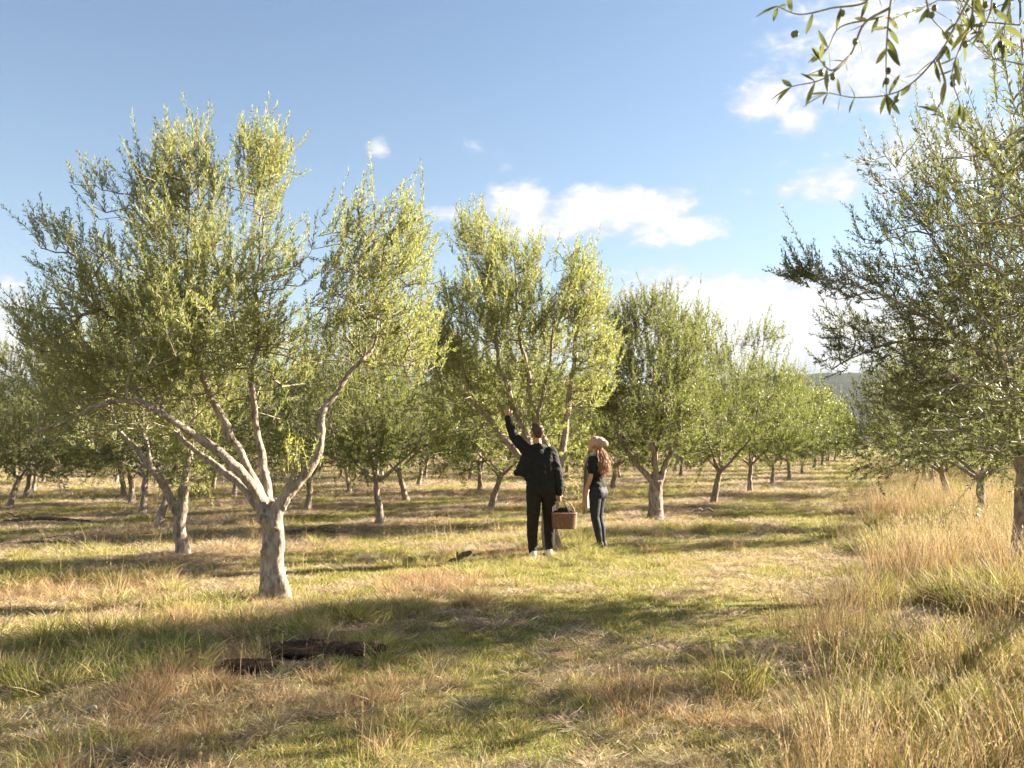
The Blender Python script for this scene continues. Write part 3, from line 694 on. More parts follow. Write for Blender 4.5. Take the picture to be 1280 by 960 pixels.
G0 = 'olive trees in the row along the left of the grass lane'
for i, (px, py, k, sc) in enumerate([(892, 630, 1, .95), (938, 616, 3, .95), (965, 607, 0, .97), (986, 600, 1, 1), (1003, 593, 2, 1), (1017, 588, 0, 1), (1027, 583, 1, 1), (1036, 580, 2, 1), (1043, 577, 0, 1)]):
    put(px, py, k, '%s olive tree in the row edging the left side of the grass lane' % ORD[i + 1], G0, sc)
for i in range(12):
    Y = 73 + i * 4.8; x = b3[0] + (Y - b3[1]) * .4136 + rt.uniform(-.2, .2)
    put(0, 0, i, 'small distant olive tree at the far end of the row left of the lane', 'far end of the left lane row', 1, (x, Y, float(height(x, Y))))
EXPL = [(197, 660, 0, .97, 'olive tree with forked trunk next behind the arching one left of the big tree'),
        (178, 641, 2, .95, 'olive tree with a pale trunk behind the arching one at left'),
        (473, 656, 3, .95, 'olive tree with reddish soil round its trunk, midway between front tree and man'),
        (614, 636, 0, .95, 'olive tree on a brown litter patch just left of the man'),
        (384, 639, 2, .95, 'olive tree with its slim trunk just right of the big front tree fork'),
        (508, 626, 1, .95, 'olive tree with a dark slim trunk right of the reddish soil one'),
        (11, 635, 1, .80, 'round bright green olive tree with a pale trunk at the left edge'),
        (32, 622, 2, .78, 'olive tree with a leaning dark trunk, just right of the leftmost pale trunk'),
        (42, 613, 3, .74, 'small low olive tree third from the left edge beside the open gap'),
        (164, 630, 3, .95, 'olive tree third in the line receding behind the arching trunk at left'),
        (156, 621, 1, .95, 'olive tree fourth in the line receding behind the arching trunk at left'),
        (292, 621, 0, .95, 'olive tree whose trunk shows under the long limb of the big front tree'),
        (266, 612, 2, .95, 'olive tree with a short pale trunk below the left limb of the big front tree'),
        (437, 617, 1, .95, 'olive tree trunk showing between big front tree and the reddish soil one'),
        (523, 608, 2, .95, 'thin trunked olive tree behind and right of the dark slim trunk'),
        (599, 614, 3, .95, 'grey trunked olive tree just behind the brown litter patch tree'),
        (700, 622, 0, .95, 'olive tree whose trunk shows between the man and woman'),
        (766, 612, 2, .98, 'dark shaded olive tree directly behind the woman in the pink beanie'),
        (850, 596, 1, .95, 'olive tree showing between the third and fourth trunks of the lane row'),
        (144, 605, 0, .95, 'far olive tree at the end of the line behind the arching trunk'),
        (53, 604, 1, .72, 'far low olive tree at the left end of the open brown gap'),
        (426, 597, 2, .95, 'far pale olive trunk right of the big front tree'),
        (531, 597, 0, .95, 'far pale olive trunk left of the narrow shaded gap between rows'),
        (587, 601, 1, .95, 'far olive tree right of the narrow shaded gap between rows')]
for (px, py, k, sc, lb) in EXPL: put(px, py, k, lb, 'olive trees of the rows behind', sc)
GR = 'olive trees in the row along the right of the grass lane'
for i, (px, Y, k, sc) in enumerate([(1221, 16.5, 2, 1.0), (1183, 22, 0, 1.0), (1166, 27, 2, 1.0), (1152, 33.5, 2, 1.0), (1141, 39, 1, 1), (1135, 45, 2, 1), (1130, 52, 0, 1), (1126, 59, 1, 1), (1121, 70, 1, 1), (1117, 82, 1, 1)]):
    put(0, 0, k, '%s olive tree in the shaded row edging the right of the grass lane' % ORD[i + 1], GR, sc, gpY(px, Y))
# fill the grove behind
for s0 in list(np.arange(-76, -8, 4.4)) + [6.6, 11.0, 15.4, 19.8, 24.2, 28.6]:
    for t0 in np.arange(8, 108, 4.8):
        s = s0 + rt.uniform(-.3, .3); t = t0 + rt.uniform(-.35, .35)
        x, y = s * RN[0] + t * RD[0], s * RN[1] + t * RD[1]
        if y < 8: continue
        ppx = CX + x / y * F_PX; ppy = HZ + CAM_H * F_PX / y
        lim = 36 if s0 < 0 else 15
        if y < lim or ppx < -90 or ppx > 1370 or y > 98: continue
        if s0 < 0 and y > 62 and rt.random() < .35: continue
        if 60 < ppx < 142 and y < 75: continue               # the open gap at the left
        if 538 < ppx < 582 and y < 60: continue
        if min((x - q[0]) ** 2 + (y - q[1]) ** 2 for q in placed) < 9: continue
        right = s0 > 0
        if right: lb, g = 'olive tree of the shaded grove right of the lane, behind its first row', 'olive trees in the grove right of the lane'
        elif ppx < 345: lb, g = 'distant olive tree deep in the grove, left of the big pale front tree', 'distant olive trees at the left'
        elif ppx < 670: lb, g = 'distant olive tree deep in the grove, between front tree and man', 'distant olive trees left of the man'
        else: lb, g = 'distant olive tree deep in the grove, behind the lane row', 'distant olive trees right of the man'
        put(0, 0, rt.randrange(12), lb, g, rt.uniform(.9, 1.05) * (.76 if s0 < 0 and ppx < 230 else .92 if s0 < 0 else 1), (x, y, float(height(x, y))))

# --- the tree outside the right edge near the camera: crown shows at the top right, casts the foreground shade
tn = gen_tree('olive_near', 301, 5.2, 2.0, 1300, 40, .058, .0125, vox=.014, leafmat=M_LEAF_DK_SHADE)
xn, yn = 5.15, 7.4
tree_thing(tn, (xn, yn, float(height(xn, yn))), 1.0, 1.14, 'olive tree mostly outside the photo whose crown fills the upper right corner')
print('trees', len(placed), 'leaf polys', [len(m[1].polygons) for m in (t1, t2, t3, t4, tn)] + [len(m[1].polygons) for m in MID + FAR])
# ------------------------------------------------------------------ grass (ground cover, nobody could count it)
M_BLADE = mat('grass_blades', lambda nt: (lambda c: (lambda p, t, m: (nt.links.new(c, t.inputs[0]), m.inputs.__getitem__(0).__setattr__('default_value', .38), nt.links.new(p, m.inputs[1]), nt.links.new(t.outputs[0], m.inputs[2]), m.outputs[0])[-1])(princ(nt, c, .55, .25), nd(nt, 'ShaderNodeBsdfTranslucent'), nd(nt, 'ShaderNodeMixShader')))(attr(nt, 'col').outputs['Color']))
G_GREEN = np.array([[.13, .17, .03], [.20, .23, .04], [.27, .27, .055], [.09, .13, .03], [.34, .31, .08]])
G_YEL = np.array([[.30, .30, .05], [.38, .34, .08], [.22, .25, .04], [.42, .36, .11], [.16, .20, .03]])
G_DRY = np.array([[.44, .35, .18], [.52, .43, .25], [.34, .25, .13], [.40, .27, .15], [.28, .19, .11]])
G_RED = np.array([[.33, .18, .095], [.38, .23, .12], [.24, .125, .07], [.44, .31, .18], [.17, .095, .055]])
G_MIX = np.array([[.30, .24, .07], [.24, .22, .06], [.36, .24, .12], [.20, .13, .07], [.48, .38, .22]])
G_LIT = np.array([[.42, .33, .22], [.30, .21, .14], [.52, .45, .34], [.22, .15, .10], [.36, .30, .22]])
def tuft(name, seed, n, h, rad, w, pal, bend=.5, tilt=.35, pal2=None, mixf=0., heads=0., flat=False):
    rng = np.random.default_rng(seed)
    a = rng.uniform(0, 6.283, n); r = rad * np.sqrt(rng.uniform(0, 1, n))
    base = np.stack([r * np.cos(a), r * np.sin(a), np.full(n, -.015)], 1)
    az = a + rng.normal(size=n) * .9; ti = np.abs(rng.normal(size=n)) * tilt
    if flat: ti = rng.uniform(.9, 1.5, n)
    d = np.stack([np.cos(az) * np.sin(ti), np.sin(az) * np.sin(ti), np.cos(ti)], 1)
    L = h * rng.uniform(.45, 1.1, n); bd = np.stack([np.cos(az), np.sin(az), -np.full(n, .7)], 1) * (bend * rng.uniform(.2, 1, n))[:, None]
    if flat: bd *= .2; base[:, 2] = rng.uniform(.002, .02, n)
    sd_ = np.cross(d, rng.normal(size=(n, 3))); sd_ /= np.linalg.norm(sd_, axis=1)[:, None]
    ww = w * rng.uniform(.6, 1.3, n)
    ts = [0, .35, .7, 1.0]; wd = [.8, 1.0, .65, 0]
    V = []
    for t, k in zip(ts, wd):
        p = base + d * (L * t)[:, None] + bd * (L * t * t)[:, None]
        if k == 0: V.append(p[:, None, :])
        else: V.append(np.stack([p - sd_ * (ww * k * .5)[:, None], p + sd_ * (ww * k * .5)[:, None]], 1))
    V = np.concatenate(V, 1)            # n,7,3
    i = np.arange(n)[:, None] * 7
    Q = np.concatenate([i + np.array([[0, 1, 3, 2]]), i + np.array([[2, 3, 5, 4]])]); T = i + np.array([[4, 5, 6]])
    c = pal[rng.integers(0, len(pal), n)].copy()
    if pal2 is not None:
        m = rng.random(n) < mixf; c[m] = pal2[rng.integers(0, len(pal2), m.sum())]
    c *= rng.uniform(.6, 1.55, n)[:, None]; c = np.minimum(c, .62)
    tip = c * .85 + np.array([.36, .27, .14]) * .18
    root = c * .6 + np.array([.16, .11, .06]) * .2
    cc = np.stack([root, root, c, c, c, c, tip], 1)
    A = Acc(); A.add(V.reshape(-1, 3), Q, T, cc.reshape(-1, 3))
    # seed heads
    nh = int(n * heads)
    for k in range(nh):
        p = base[k] + d[k] * L[k] * .97 + bd[k] * L[k] * .95; ax = d[k] + bd[k] * 1.6; ax /= np.linalg.norm(ax); hl = rng.uniform(.05, .11)
        m = 12; t = rng.uniform(-.2, 1, m)[:, None]; q = p + ax * hl * t; o = rng.normal(size=(m, 3)); o -= ax * (o @ ax)[:, None]; o /= np.linalg.norm(o, axis=1)[:, None]
        s2 = np.cross(ax, o); tri = np.stack([q - s2 * .0018, q + s2 * .0018, q + ax * .016 + o * .007], 1).reshape(-1, 3)
        A.add(tri, None, np.arange(m * 3).reshape(-1, 3), np.tile(np.array([[.46, .36, .22]]) * rng.uniform(.75, 1.15), (m * 3, 1)))
    me = A.mesh(name, smooth=False); me.materials.append(M_BLADE)
    return me
PROTO = bpy.data.collections.new('grass_tufts')
TYPES = []
def reg(kind, me):
    o = bpy.data.objects.new('grass_tuft_%03d' % len(TYPES), me); PROTO.objects.link(o); TYPES.append(kind)
for k in range(5): reg('sg', tuft('short_green', 300 + k, 90, .085, .13, .0040, G_GREEN, .6, .6, G_DRY, .3))
for k in range(4): reg('sy', tuft('short_yellow', 310 + k, 90, .08, .13, .0038, G_YEL, .6, .6, G_DRY, .4))
for k in range(4): reg('sd', tuft('short_dry', 320 + k, 80, .085, .14, .0036, G_DRY, .6, .9, G_YEL, .2))
for k in range(4): reg('li', tuft('litter', 330 + k, 90, .10, .14, .0032, G_LIT, .1, 1, None, 0, flat=True))
for k in range(4): reg('mg', tuft('clump_green', 340 + k, 120, .26, .12, .0042, G_GREEN, .7, .45, G_DRY, .3))
for k in range(4): reg('my', tuft('clump_yellow', 350 + k, 120, .27, .13, .0042, G_YEL, .7, .45, G_DRY, .4))
for k in range(4): reg('md', tuft('clump_dry', 360 + k, 90, .26, .13, .0035, G_DRY, .6, .45, G_RED, .3))
for k in range(3): reg('mr', tuft('clump_russet', 370 + k, 100, .30, .13, .003, G_RED * .85, .5, .4, G_DRY, .3))
for k in range(4): reg('td', tuft('tall_dry', 380 + k, 60, .62, .16, .0028, G_DRY * .62, .3, .24, G_MIX, .6, heads=.3))
for k in range(3): reg('tr', tuft('tall_russet', 390 + k, 75, .58, .16, .0026, G_RED * .78, .25, .2, G_MIX, .35, heads=.35))
for k in range(3): reg('ty', tuft('tall_yellow', 400 + k, 150, .46, .17, .0045, G_YEL * .8, .5, .32, G_DRY * .8, .35))
for k in range(3): reg('st', tuft('stalks', 410 + k, 4, .55, .12, .0032, G_DRY, .12, .14, None, 0, heads=1.0))
for k in range(3): reg('ar', tuft('arching', 420 + k, 5, .6, .12, .004, G_DRY, .8, .5, None, 0, heads=.6))
IDX = {k: [i for i, t in enumerate(TYPES) if t == k] for k in set(TYPES)}

rg = np.random.default_rng(77)
PX, PY, PI_, PS = [], [], [], []
def scatter(y0, y1, dens, amin=-40, amax=40):
    a0, a1 = math.radians(amin), math.radians(amax)
    n = int(dens * (a1 - a0) / 2 * (y1 ** 2 - y0 ** 2))
    r = np.sqrt(rg.uniform(y0 ** 2, y1 ** 2, n)); a = rg.uniform(a0, a1, n)
    return r * np.sin(a), r * np.cos(a)
def emit(x, y, kinds, sc):
    n = len(x)
    if n == 0: return
    idx = np.array([rg.choice(IDX[k]) for k in kinds])
    PX.append(x); PY.append(y); PI_.append(idx); PS.append(sc)
TREEXY = np.array(placed)
WALK = []      # feet: keep the grass low there
for (px, py) in ((667, 698), (690, 692), (748, 688), (756, 682)):
    q = gp(px, py); WALK.append((q[0], q[1]))
def clear_of(x, y, r=.13):
    k = np.ones(len(x), bool)
    for (cx, cy, pr, dep) in PITS: k &= ((x - cx) / (pr * 1.5)) ** 2 + ((y - cy + .12) / (pr * 1.6)) ** 2 > 1
    for q in WALK: k &= (x - q[0]) ** 2 + (y - q[1]) ** 2 > r * r
    return k
# carpet
for (y0, y1, dn, s0) in ((2.6, 7, 110, .88), (7, 14, 72, .95), (14, 26, 28, 1.3), (26, 48, 9, 2.0), (48, 100, 2.6, 3.2)):
    x, y = scatter(y0, y1, dn)
    g, l, ta, la = zones(x, y); u = rg.random(len(x)); v = rg.random(len(x))
    fine = fbm(x * 3, y * 3, oct=2, seed=61)
    g = g - .30 * (1 - sm(y, 5.5, 8.0)) - .0 * l
    kinds = np.where(u < np.clip(l * 1.0, 0, .9), np.where(v < .72, 'li', 'sd'), np.where(g + (fine - .5) * .8 + .14 * la > .47, np.where(v < .55, 'sg', 'sy'), np.where(v < .45, 'sd', np.where(v < .75, 'sy', 'li'))))
    k = clear_of(x, y, .05)
    emit(x[k], y[k], kinds[k], (s0 * rg.uniform(.7, 1.2, len(x)) * (1 + .0 * g))[k])
# middling clumps
for (y0, y1, dn, s0) in ((2.8, 8, 34, .75), (8, 15, 20, .9), (15, 28, 4.0, 1.0), (28, 60, .8, 1.4)):
    x, y = scatter(y0, y1, dn)
    g, l, ta, la = zones(x, y); s, t = rowcoord(x, y)
    band = np.exp(-((s + 4.3) / 1.1) ** 2) * (1 - sm(t, 14, 17)) * 1.0       # rough grass along the near end of the left row
    left = sm(-s, 4.5, 6) * (1 - sm(y, 9, 11.5)) * .95
    front = np.maximum((1 - sm(y, 6.0, 8.2)) * sm(s, -4.2, -2.2) * .95, (1 - sm(y, 4.6, 5.4)) * .8)
    farl = .16 * sm(-s, 5, 7)
    # the wide worn strip in front of the pale tree stays low
    p = np.clip(np.maximum.reduce([band, left, front, ta * .9, farl]) - la * .0, 0, 1)
    pn = fbm(x * 1.1, y * 1.1, oct=3, seed=71)
    p = p * sm(pn, .38, .62)
    k = (rg.random(len(x)) < p + .012 * la) & clear_of(x, y, .25)
    x, y, g, s, ta = x[k], y[k], g[k], s[k], ta[k]
    v = rg.random(len(x)); fr = (1 - sm(y, 6.5, 8.5)) * sm(s, -4.5, -2.5)
    gg = g + (fbm(x * .8 + 3, y * .8, oct=2, seed=81) - .5) * 1.4 - .35 * fr - .1 * ta
    kinds = np.where(gg > .55, np.where(v < .6, 'mg', 'my'), np.where(gg > .4, np.where(v < .6, 'my', 'md'), np.where(v < .5, 'md', 'mr')))
    emit(x, y, kinds, s0 * rg.uniform(.55, 1.15, len(x)))
# tall grass on the right
for (y0, y1, dn, s0) in ((3.2, 8, 15, .98), (8, 16, 15, 1.15), (16, 30, 6, 1.15), (30, 60, .9, 1.3)):
    x, y = scatter(y0, y1, dn, -5, 44)
    g, l, ta, la = zones(x, y); s, t = rowcoord(x, y)
    p = ta * sm(fbm(x * .9, y * .9, oct=3, seed=91) + .07 * (1 - sm(y, 7, 9.5)), .36, .52)
    k = rg.random(len(x)) < p; x, y, g = x[k], y[k], g[k]; v = rg.random(len(x))
    gg = fbm(x * .7, y * .7 + 4, oct=2, seed=95)
    kinds = np.where(gg > .56, np.where(v < .7, 'ty', 'tr'), np.where(gg > .42, np.where(v < .25, 'td', np.where(v < .5, 'ty', 'tr')), np.where(v < .7, 'tr', np.where(v < .82, 'ty', 'td'))))
    emit(x, y, kinds, s0 * rg.uniform(.6, 1.15, len(x)))
# single seed stalks
for (y0, y1, dn, s0) in ((3.2, 8, 2.6, .8), (8, 15, 1.6, .9)):
    x, y = scatter(y0, y1, dn * 2.4)
    g, l, ta, la = zones(x, y); s, t = rowcoord(x, y)
    keep = (rg.random(len(x)) < np.clip((1 - la) * 1.0 + (1 - sm(y, 5, 6.5)) * .5, 0, 1)) & (np.abs(x - .7) + np.abs(y - 11.5) > 2.2) & ~((y > 6.3) & (s > -4.9) & (s < -3.9) & (rg.random(len(x)) < .5))
    k = keep; x, y = x[k], y[k]
    emit(x, y, np.where(rg.random(len(x)) < .7, 'st', 'ar'), s0 * rg.uniform(.55, 1.2, len(x)))
PX = np.concatenate(PX); PY = np.concatenate(PY); PI_ = np.concatenate(PI_); PS = np.concatenate(PS)
PZ = height(PX, PY)
# named clumps that the photo shows: tussocks in front of the pale tree, beside the third tree
def clump(px, py, n, spread, kinds, sc):
    global PX, PY, PZ, PI_, PS
    c = gp(px, py); x = c[0] + rg.normal(size=n) * spread; y = c[1] + rg.normal(size=n) * spread * .6
    PX = np.append(PX, x); PY = np.append(PY, y); PZ = np.append(PZ, height(x, y))
    PI_ = np.append(PI_, [rg.choice(IDX[rg.choice(kinds)]) for _ in range(n)]); PS = np.append(PS, sc * rg.uniform(.8, 1.2, n))
for q in ((425, 778, 12, .16, ['mg', 'mg', 'my'], 1.1), (350, 790, 14, .2, ['mg', 'md'], .9), (470, 770, 8, .2, ['mg', 'my'], .9), (300, 780, 7, .2, ['mg', 'md'], .9),
          (835, 663, 7, .12, ['mg'], 1.0), (893, 664, 12, .3, ['mg', 'my'], 1.0), (60, 722, 22, .55, ['mg'], 1.2), (150, 728, 12, .35, ['mg', 'md'], 1.0), (520, 705, 14, .35, ['my', 'md'], .9),
          (100, 800, 24, .4, ['mg', 'my'], 1.1), (200, 820, 24, .4, ['mg'], 1.0), (20, 860, 24, .3, ['mg', 'my'], 1.0), (575, 760, 8, .2, ['mr', 'md'], .8), (920, 690, 3, .03, ['tr'], .45),
          (640, 665, 8, .2, ['my', 'md'], .9), (750, 690, 4, .1, ['mg', 'my'], .5), (730, 665, 6, .2, ['mg'], .7), (800, 668, 6, .2, ['my'], .8),
          (1150, 690, 14, .4, ['ty'], 1.0), (1120, 650, 14, .4, ['tr'], 1.1), (1060, 690, 10, .3, ['mg', 'my'], 1.1), (1150, 900, 16, .2, ['mg', 'ty'], .7), (1250, 860, 16, .25, ['ty'], .6),
          (1220, 640, 30, .8, ['tr', 'td'], 1.1), (1250, 660, 20, .6, ['td', 'ty'], 1.1)): clump(*q)
n = len(PX); print('tufts', n)
gm = bpy.data.meshes.new('grass'); gm.vertices.add(n); gm.vertices.foreach_set('co', np.stack([PX, PY, PZ], 1).astype(np.float32).ravel())
a = gm.attributes.new('pick', 'INT', 'POINT'); a.data.foreach_set('value', PI_.astype(np.int32))
a = gm.attributes.new('turn', 'FLOAT_VECTOR', 'POINT'); tv = np.zeros((n, 3), np.float32); tv[:, 2] = rg.uniform(0, 6.283, n); tv[:, :2] = rg.normal(size=(n, 2)) * .07; a.data.foreach_set('vector', tv.ravel())
a = gm.attributes.new('size', 'FLOAT_VECTOR', 'POINT'); sv_ = np.stack([PS, PS, PS], 1).astype(np.float32); a.data.foreach_set('vector', sv_.ravel())
go = bpy.data.objects.new('grass', gm); COL.objects.link(go); tag(go, 'green, yellow and dry straw coloured grass covering the orchard floor', 'grass', kind='stuff')
ng = bpy.data.node_groups.new('scatter_grass', 'GeometryNodeTree')
ng.interface.new_socket('Geometry', in_out='INPUT', socket_type='NodeSocketGeometry'); ng.interface.new_socket('Geometry', in_out='OUTPUT', socket_type='NodeSocketGeometry')
gi = ng.nodes.new('NodeGroupInput'); gout = ng.nodes.new('NodeGroupOutput')
ip = ng.nodes.new('GeometryNodeInstanceOnPoints'); ci = ng.nodes.new('GeometryNodeCollectionInfo')
ci.inputs['Collection'].default_value = PROTO; ci.inputs['Separate Children'].default_value = True; ci.inputs['Reset Children'].default_value = True
mtp = ng.nodes.new('GeometryNodeMeshToPoints')
def na(nm, dt):
    q = ng.nodes.new('GeometryNodeInputNamedAttribute'); q.data_type = dt; q.inputs['Name'].default_value = nm; return q.outputs['Attribute']
ng.links.new(gi.outputs[0], mtp.inputs[0]); ng.links.new(mtp.outputs[0], ip.inputs['Points']); ng.links.new(ci.outputs[0], ip.inputs['Instance'])
ip.inputs['Pick Instance'].default_value = True
ng.links.new(na('pick', 'INT'), ip.inputs['Instance Index']); ng.links.new(na('turn', 'FLOAT_VECTOR'), ip.inputs['Rotation']); ng.links.new(na('size', 'FLOAT_VECTOR'), ip.inputs['Scale'])
ng.links.new(ip.outputs[0], gout.inputs[0])
md = go.modifiers.new('scatter', 'NODES'); md.node_group = ng
#@@PEOPLE
# ------------------------------------------------------------------ fallen wood, dug soil
def m_deadwood(nt):
    tc = nd(nt, 'ShaderNodeTexCoord').outputs['Object']
    a = noise(nt, tc, 30, 6, .7)
    return princ(nt, ramp(nt, a, [(.3, (.05, .035, .025)), (.6, (.16, .12, .09)), (.8, (.28, .23, .18))]), .95, .1, bump=a, bstr=.8, bdist=.01)
M_DEAD = mat('dead_wood', m_deadwood)
M_PALEWOOD = mat('bleached_wood', lambda nt: princ(nt, ramp(nt, noise(nt, nd(nt, 'ShaderNodeTexCoord').outputs['Object'], 25, 5), [(.3, (.22, .18, .14)), (.7, (.6, .55, .48))]), .9, .1))
def stick_thing(px, py, pieces, label, m, group=None, name='fallen_branch'):
    c = gp(px, py); A = Acc()
    for pts in pieces:
        P = np.array(pts, float); C = catmull(P, .05); C[:, :3] += np.random.default_rng(len(C) + int(px)).normal(size=(len(C), 3)) * .006
        V, Q, T = tube(C[:, :3], np.maximum(C[:, 3], .003), 8); A.add(V, Q, T)
    o = link(name, A.mesh(name), m, None, label, 'fallen branch', group); o.location = c
    return o
stick_thing(573, 704, [[(-.10, 0, .02, .035), (.0, 0, .06, .034), (.12, .03, .13, .036), (.17, .03, .15, .02)], [(.0, 0, .07, .018), (-.02, .02, .13, .012)], [(-.1, 0, .02, .03), (-.16, .02, .0, .012)]],
            'short dark broken log poking up from the grass left of the man', M_DEAD)
stick_thing(390, 669, [[(-.5, 0, .04, .03), (0, .05, .09, .028), (.5, 0, .05, .018), (.7, .1, .1, .008)], [(-.2, 0, .05, .015), (.2, -.2, .14, .012), (.6, -.2, .1, .006)], [(-.6, .2, .03, .014), (-.1, .1, .1, .012), (.3, .3, .15, .006)]],
            'dark fallen branches lying in shade just right of the big pale trunk', M_DEAD)
stick_thing(250, 660, [[(-1.1, 0, .05, .03), (-.4, .1, .1, .04), (.3, .05, .07, .03), (.9, 0, .03, .012)], [(-.7, 0, .08, .016), (-1.2, .2, .22, .008)]],
            'long fallen branch on the grass beyond the arching olive trunk at left', M_DEAD).location = gp(75, 655)
stick_thing(45, 684, [[(-.6, 0, .03, .02), (0, .1, .08, .025), (.8, .1, .03, .012)], [(-.3, .1, .05, .012), (.2, .3, .14, .008), (.5, .35, .1, .004)]],
            'thin dead branch on litter near the left edge', M_DEAD)
stick_thing(548, 649, [[(-.3, 0, .02, .025), (0, .05, .08, .025), (.35, .02, .03, .01)]], 'small dark fallen branch between the reddish soil tree and the litter patch tree', M_DEAD)
stick_thing(878, 642, [[(-.18, 0, .05, .028), (-.05, 0, .10, .03), (.02, 0, .05, .02)], [(.04, 0, .04, .02), (.12, 0, .12, .028), (.22, 0, .06, .03)]], 'bleached white piece of wood beside the third lane tree', M_PALEWOOD)
stick_thing(112, 893, [[(-.03, 0, .03, .007), (.01, .01, .045, .009), (.04, 0, .03, .004)]], 'small white wood chip in the grass at the bottom left', M_PALEWOOD)
M_SOIL = mat('dug_soil', lambda nt: princ(nt, ramp(nt, noise(nt, nd(nt, 'ShaderNodeTexCoord').outputs['Object'], 40, 5, .7), [(.3, (.016, .010, .007)), (.7, (.075, .048, .032))]), 1.0, .05))
for (px, py, n, w, lb) in ((382, 822, 46, .26, 'dark dug soil hollow with clods in front of the pale tree, right hand one'), (312, 843, 30, .17, 'dark dug soil hollow with clods, lower left one'), (455, 818, 12, .16, 'thin scatter of dark soil clods right of the hollows')):
    c = gp(px, py); r_ = np.random.default_rng(int(px)); A = Acc()
    for i in range(n):
        x, y = r_.normal() * w, r_.normal() * w * .6; s = r_.uniform(.010, .03)
        bm = bmesh.new(); bmesh.ops.create_icosphere(bm, subdivisions=2, radius=s); V = np.array([v.co for v in bm.verts]); T = np.array([[v.index for v in f.verts] for f in bm.faces]); bm.free()
        V = V * (1 + .6 * (fbm(V[:, 0] * 60 + i, V[:, 1] * 60, V[:, 2] * 60, 2, i) - .5)[:, None]) * [1.2, 1, .8]
        z = float(height(c[0] + x, c[1] + y)) - c[2]
        A.add(V + [x, y, z + s * .3], None, T)
    bm = bmesh.new(); bmesh.ops.create_icosphere(bm, subdivisions=4, radius=1); V = np.array([v.co for v in bm.verts]); T = np.array([[v.index for v in f.verts] for f in bm.faces]); bm.free()
    V = V * [w * 1.15, w * .7, .05]; V[:, 2] += np.array(height(c[0] + V[:, 0], c[1] + V[:, 1])) - c[2] + .035; A.add(V, None, T)
    dm = voxel_mesh(A.mesh('dug_soil'), .009, 1, 'dug_soil'); bark_displace(dm, .016, n)
    o = link('dug_soil', dm, M_SOIL, None, lb, 'dug soil', 'dug soil patches'); o.location = c

# ------------------------------------------------------------------ the overhanging branch near the camera
def big_leaf(A, b, d, n, L, w, rc):
    d = d / np.linalg.norm(d); s = np.cross(d, n); s /= np.linalg.norm(s); n = np.cross(s, d)
    prof = [(0, .08), (.12, .45), (.3, .85), (.5, 1), (.7, .85), (.88, .45), (1, .02)]
    V = []
    for t, k in prof:
        c = b + d * L * t - n * L * .10 * t * t
        V += [c - s * w * k * .5 + n * w * .10 * k, c - n * w * .04, c + s * w * k * .5 + n * w * .10 * k]
    V = np.array(V); i = np.arange(len(prof) - 1)[:, None] * 3
    Q = np.concatenate([i + np.array([[0, 1, 4, 3]]), i + np.array([[1, 2, 5, 4]])])
    A.add(V, Q); A.c.append(np.full((len(V), 3), rc))
yb_, xb_ = 2.3, 3.5
base_b = (xb_, yb_, float(height(xb_, yb_)))
near2 = gen_tree('olive_overhead', 401, 5.2, 1.4, 700, 36, .058, .014, vox=.02, fork=2.2, leafmat=M_LEAF_DK_SHADE)
TB = tree_thing(near2, base_b, .5, 1.0, 'drooping leafy twigs with small olives hanging into the top right of the photo')
TB_inv = (Matrix.Translation(base_b) @ Matrix.Rotation(.5, 4, 'Z')).inverted()
r_ = np.random.default_rng(19)
def W2(px, py, Y):
    d = px_dir(px, py); k = Y / d.y; return np.array([d.x * k, Y, d.z * k + CAM_H])
HA = Acc(); LA = Acc(); fruits = []
main = [(xb_, yb_, 2.2, .03), tuple(np.array([2.6, 2.4, 3.1])) + (.022,), tuple(W2(1330, -60, 2.4)) + (.014,), tuple(W2(1200, -75, 2.4)) + (.009,), tuple(W2(1090, -45, 2.4)) + (.006,)]
C = catmull(main, .05); V, Q, T = tube(C[:, :3], C[:, 3], 8); HA.add(V, Q, T)
twigs = [([(1130, -60), (1114, 0), (1108, 60), (1108, 118)], 2.4), ([(1245, -70), (1200, 20), (1172, 70), (1128, 112), (1075, 122), (1035, 116)], 2.35), ([(1090, -45), (1085, 0), (1040, 10), (1000, 18), (972, 8)], 2.45),
         ([(1112, 10), (1080, 30), (1062, 70), (1030, 98), (990, 108)], 2.4), ([(1215, -40), (1215, 20), (1200, 60), (1190, 95), (1200, 130)], 2.3), ([(1115, 20), (1090, 24), (1050, 34), (1035, 60)], 2.5),
         ([(1172, 70), (1182, 110), (1170, 140)], 2.35), ([(1150, -70), (1160, 10), (1180, 40)], 2.4), ([(1062, 70), (1040, 88), (1025, 75)], 2.4), ([(1230, -60), (1240, 0), (1228, 40)], 2.3), ([(1250, -60), (1262, 0), (1250, 50)], 2.3)]
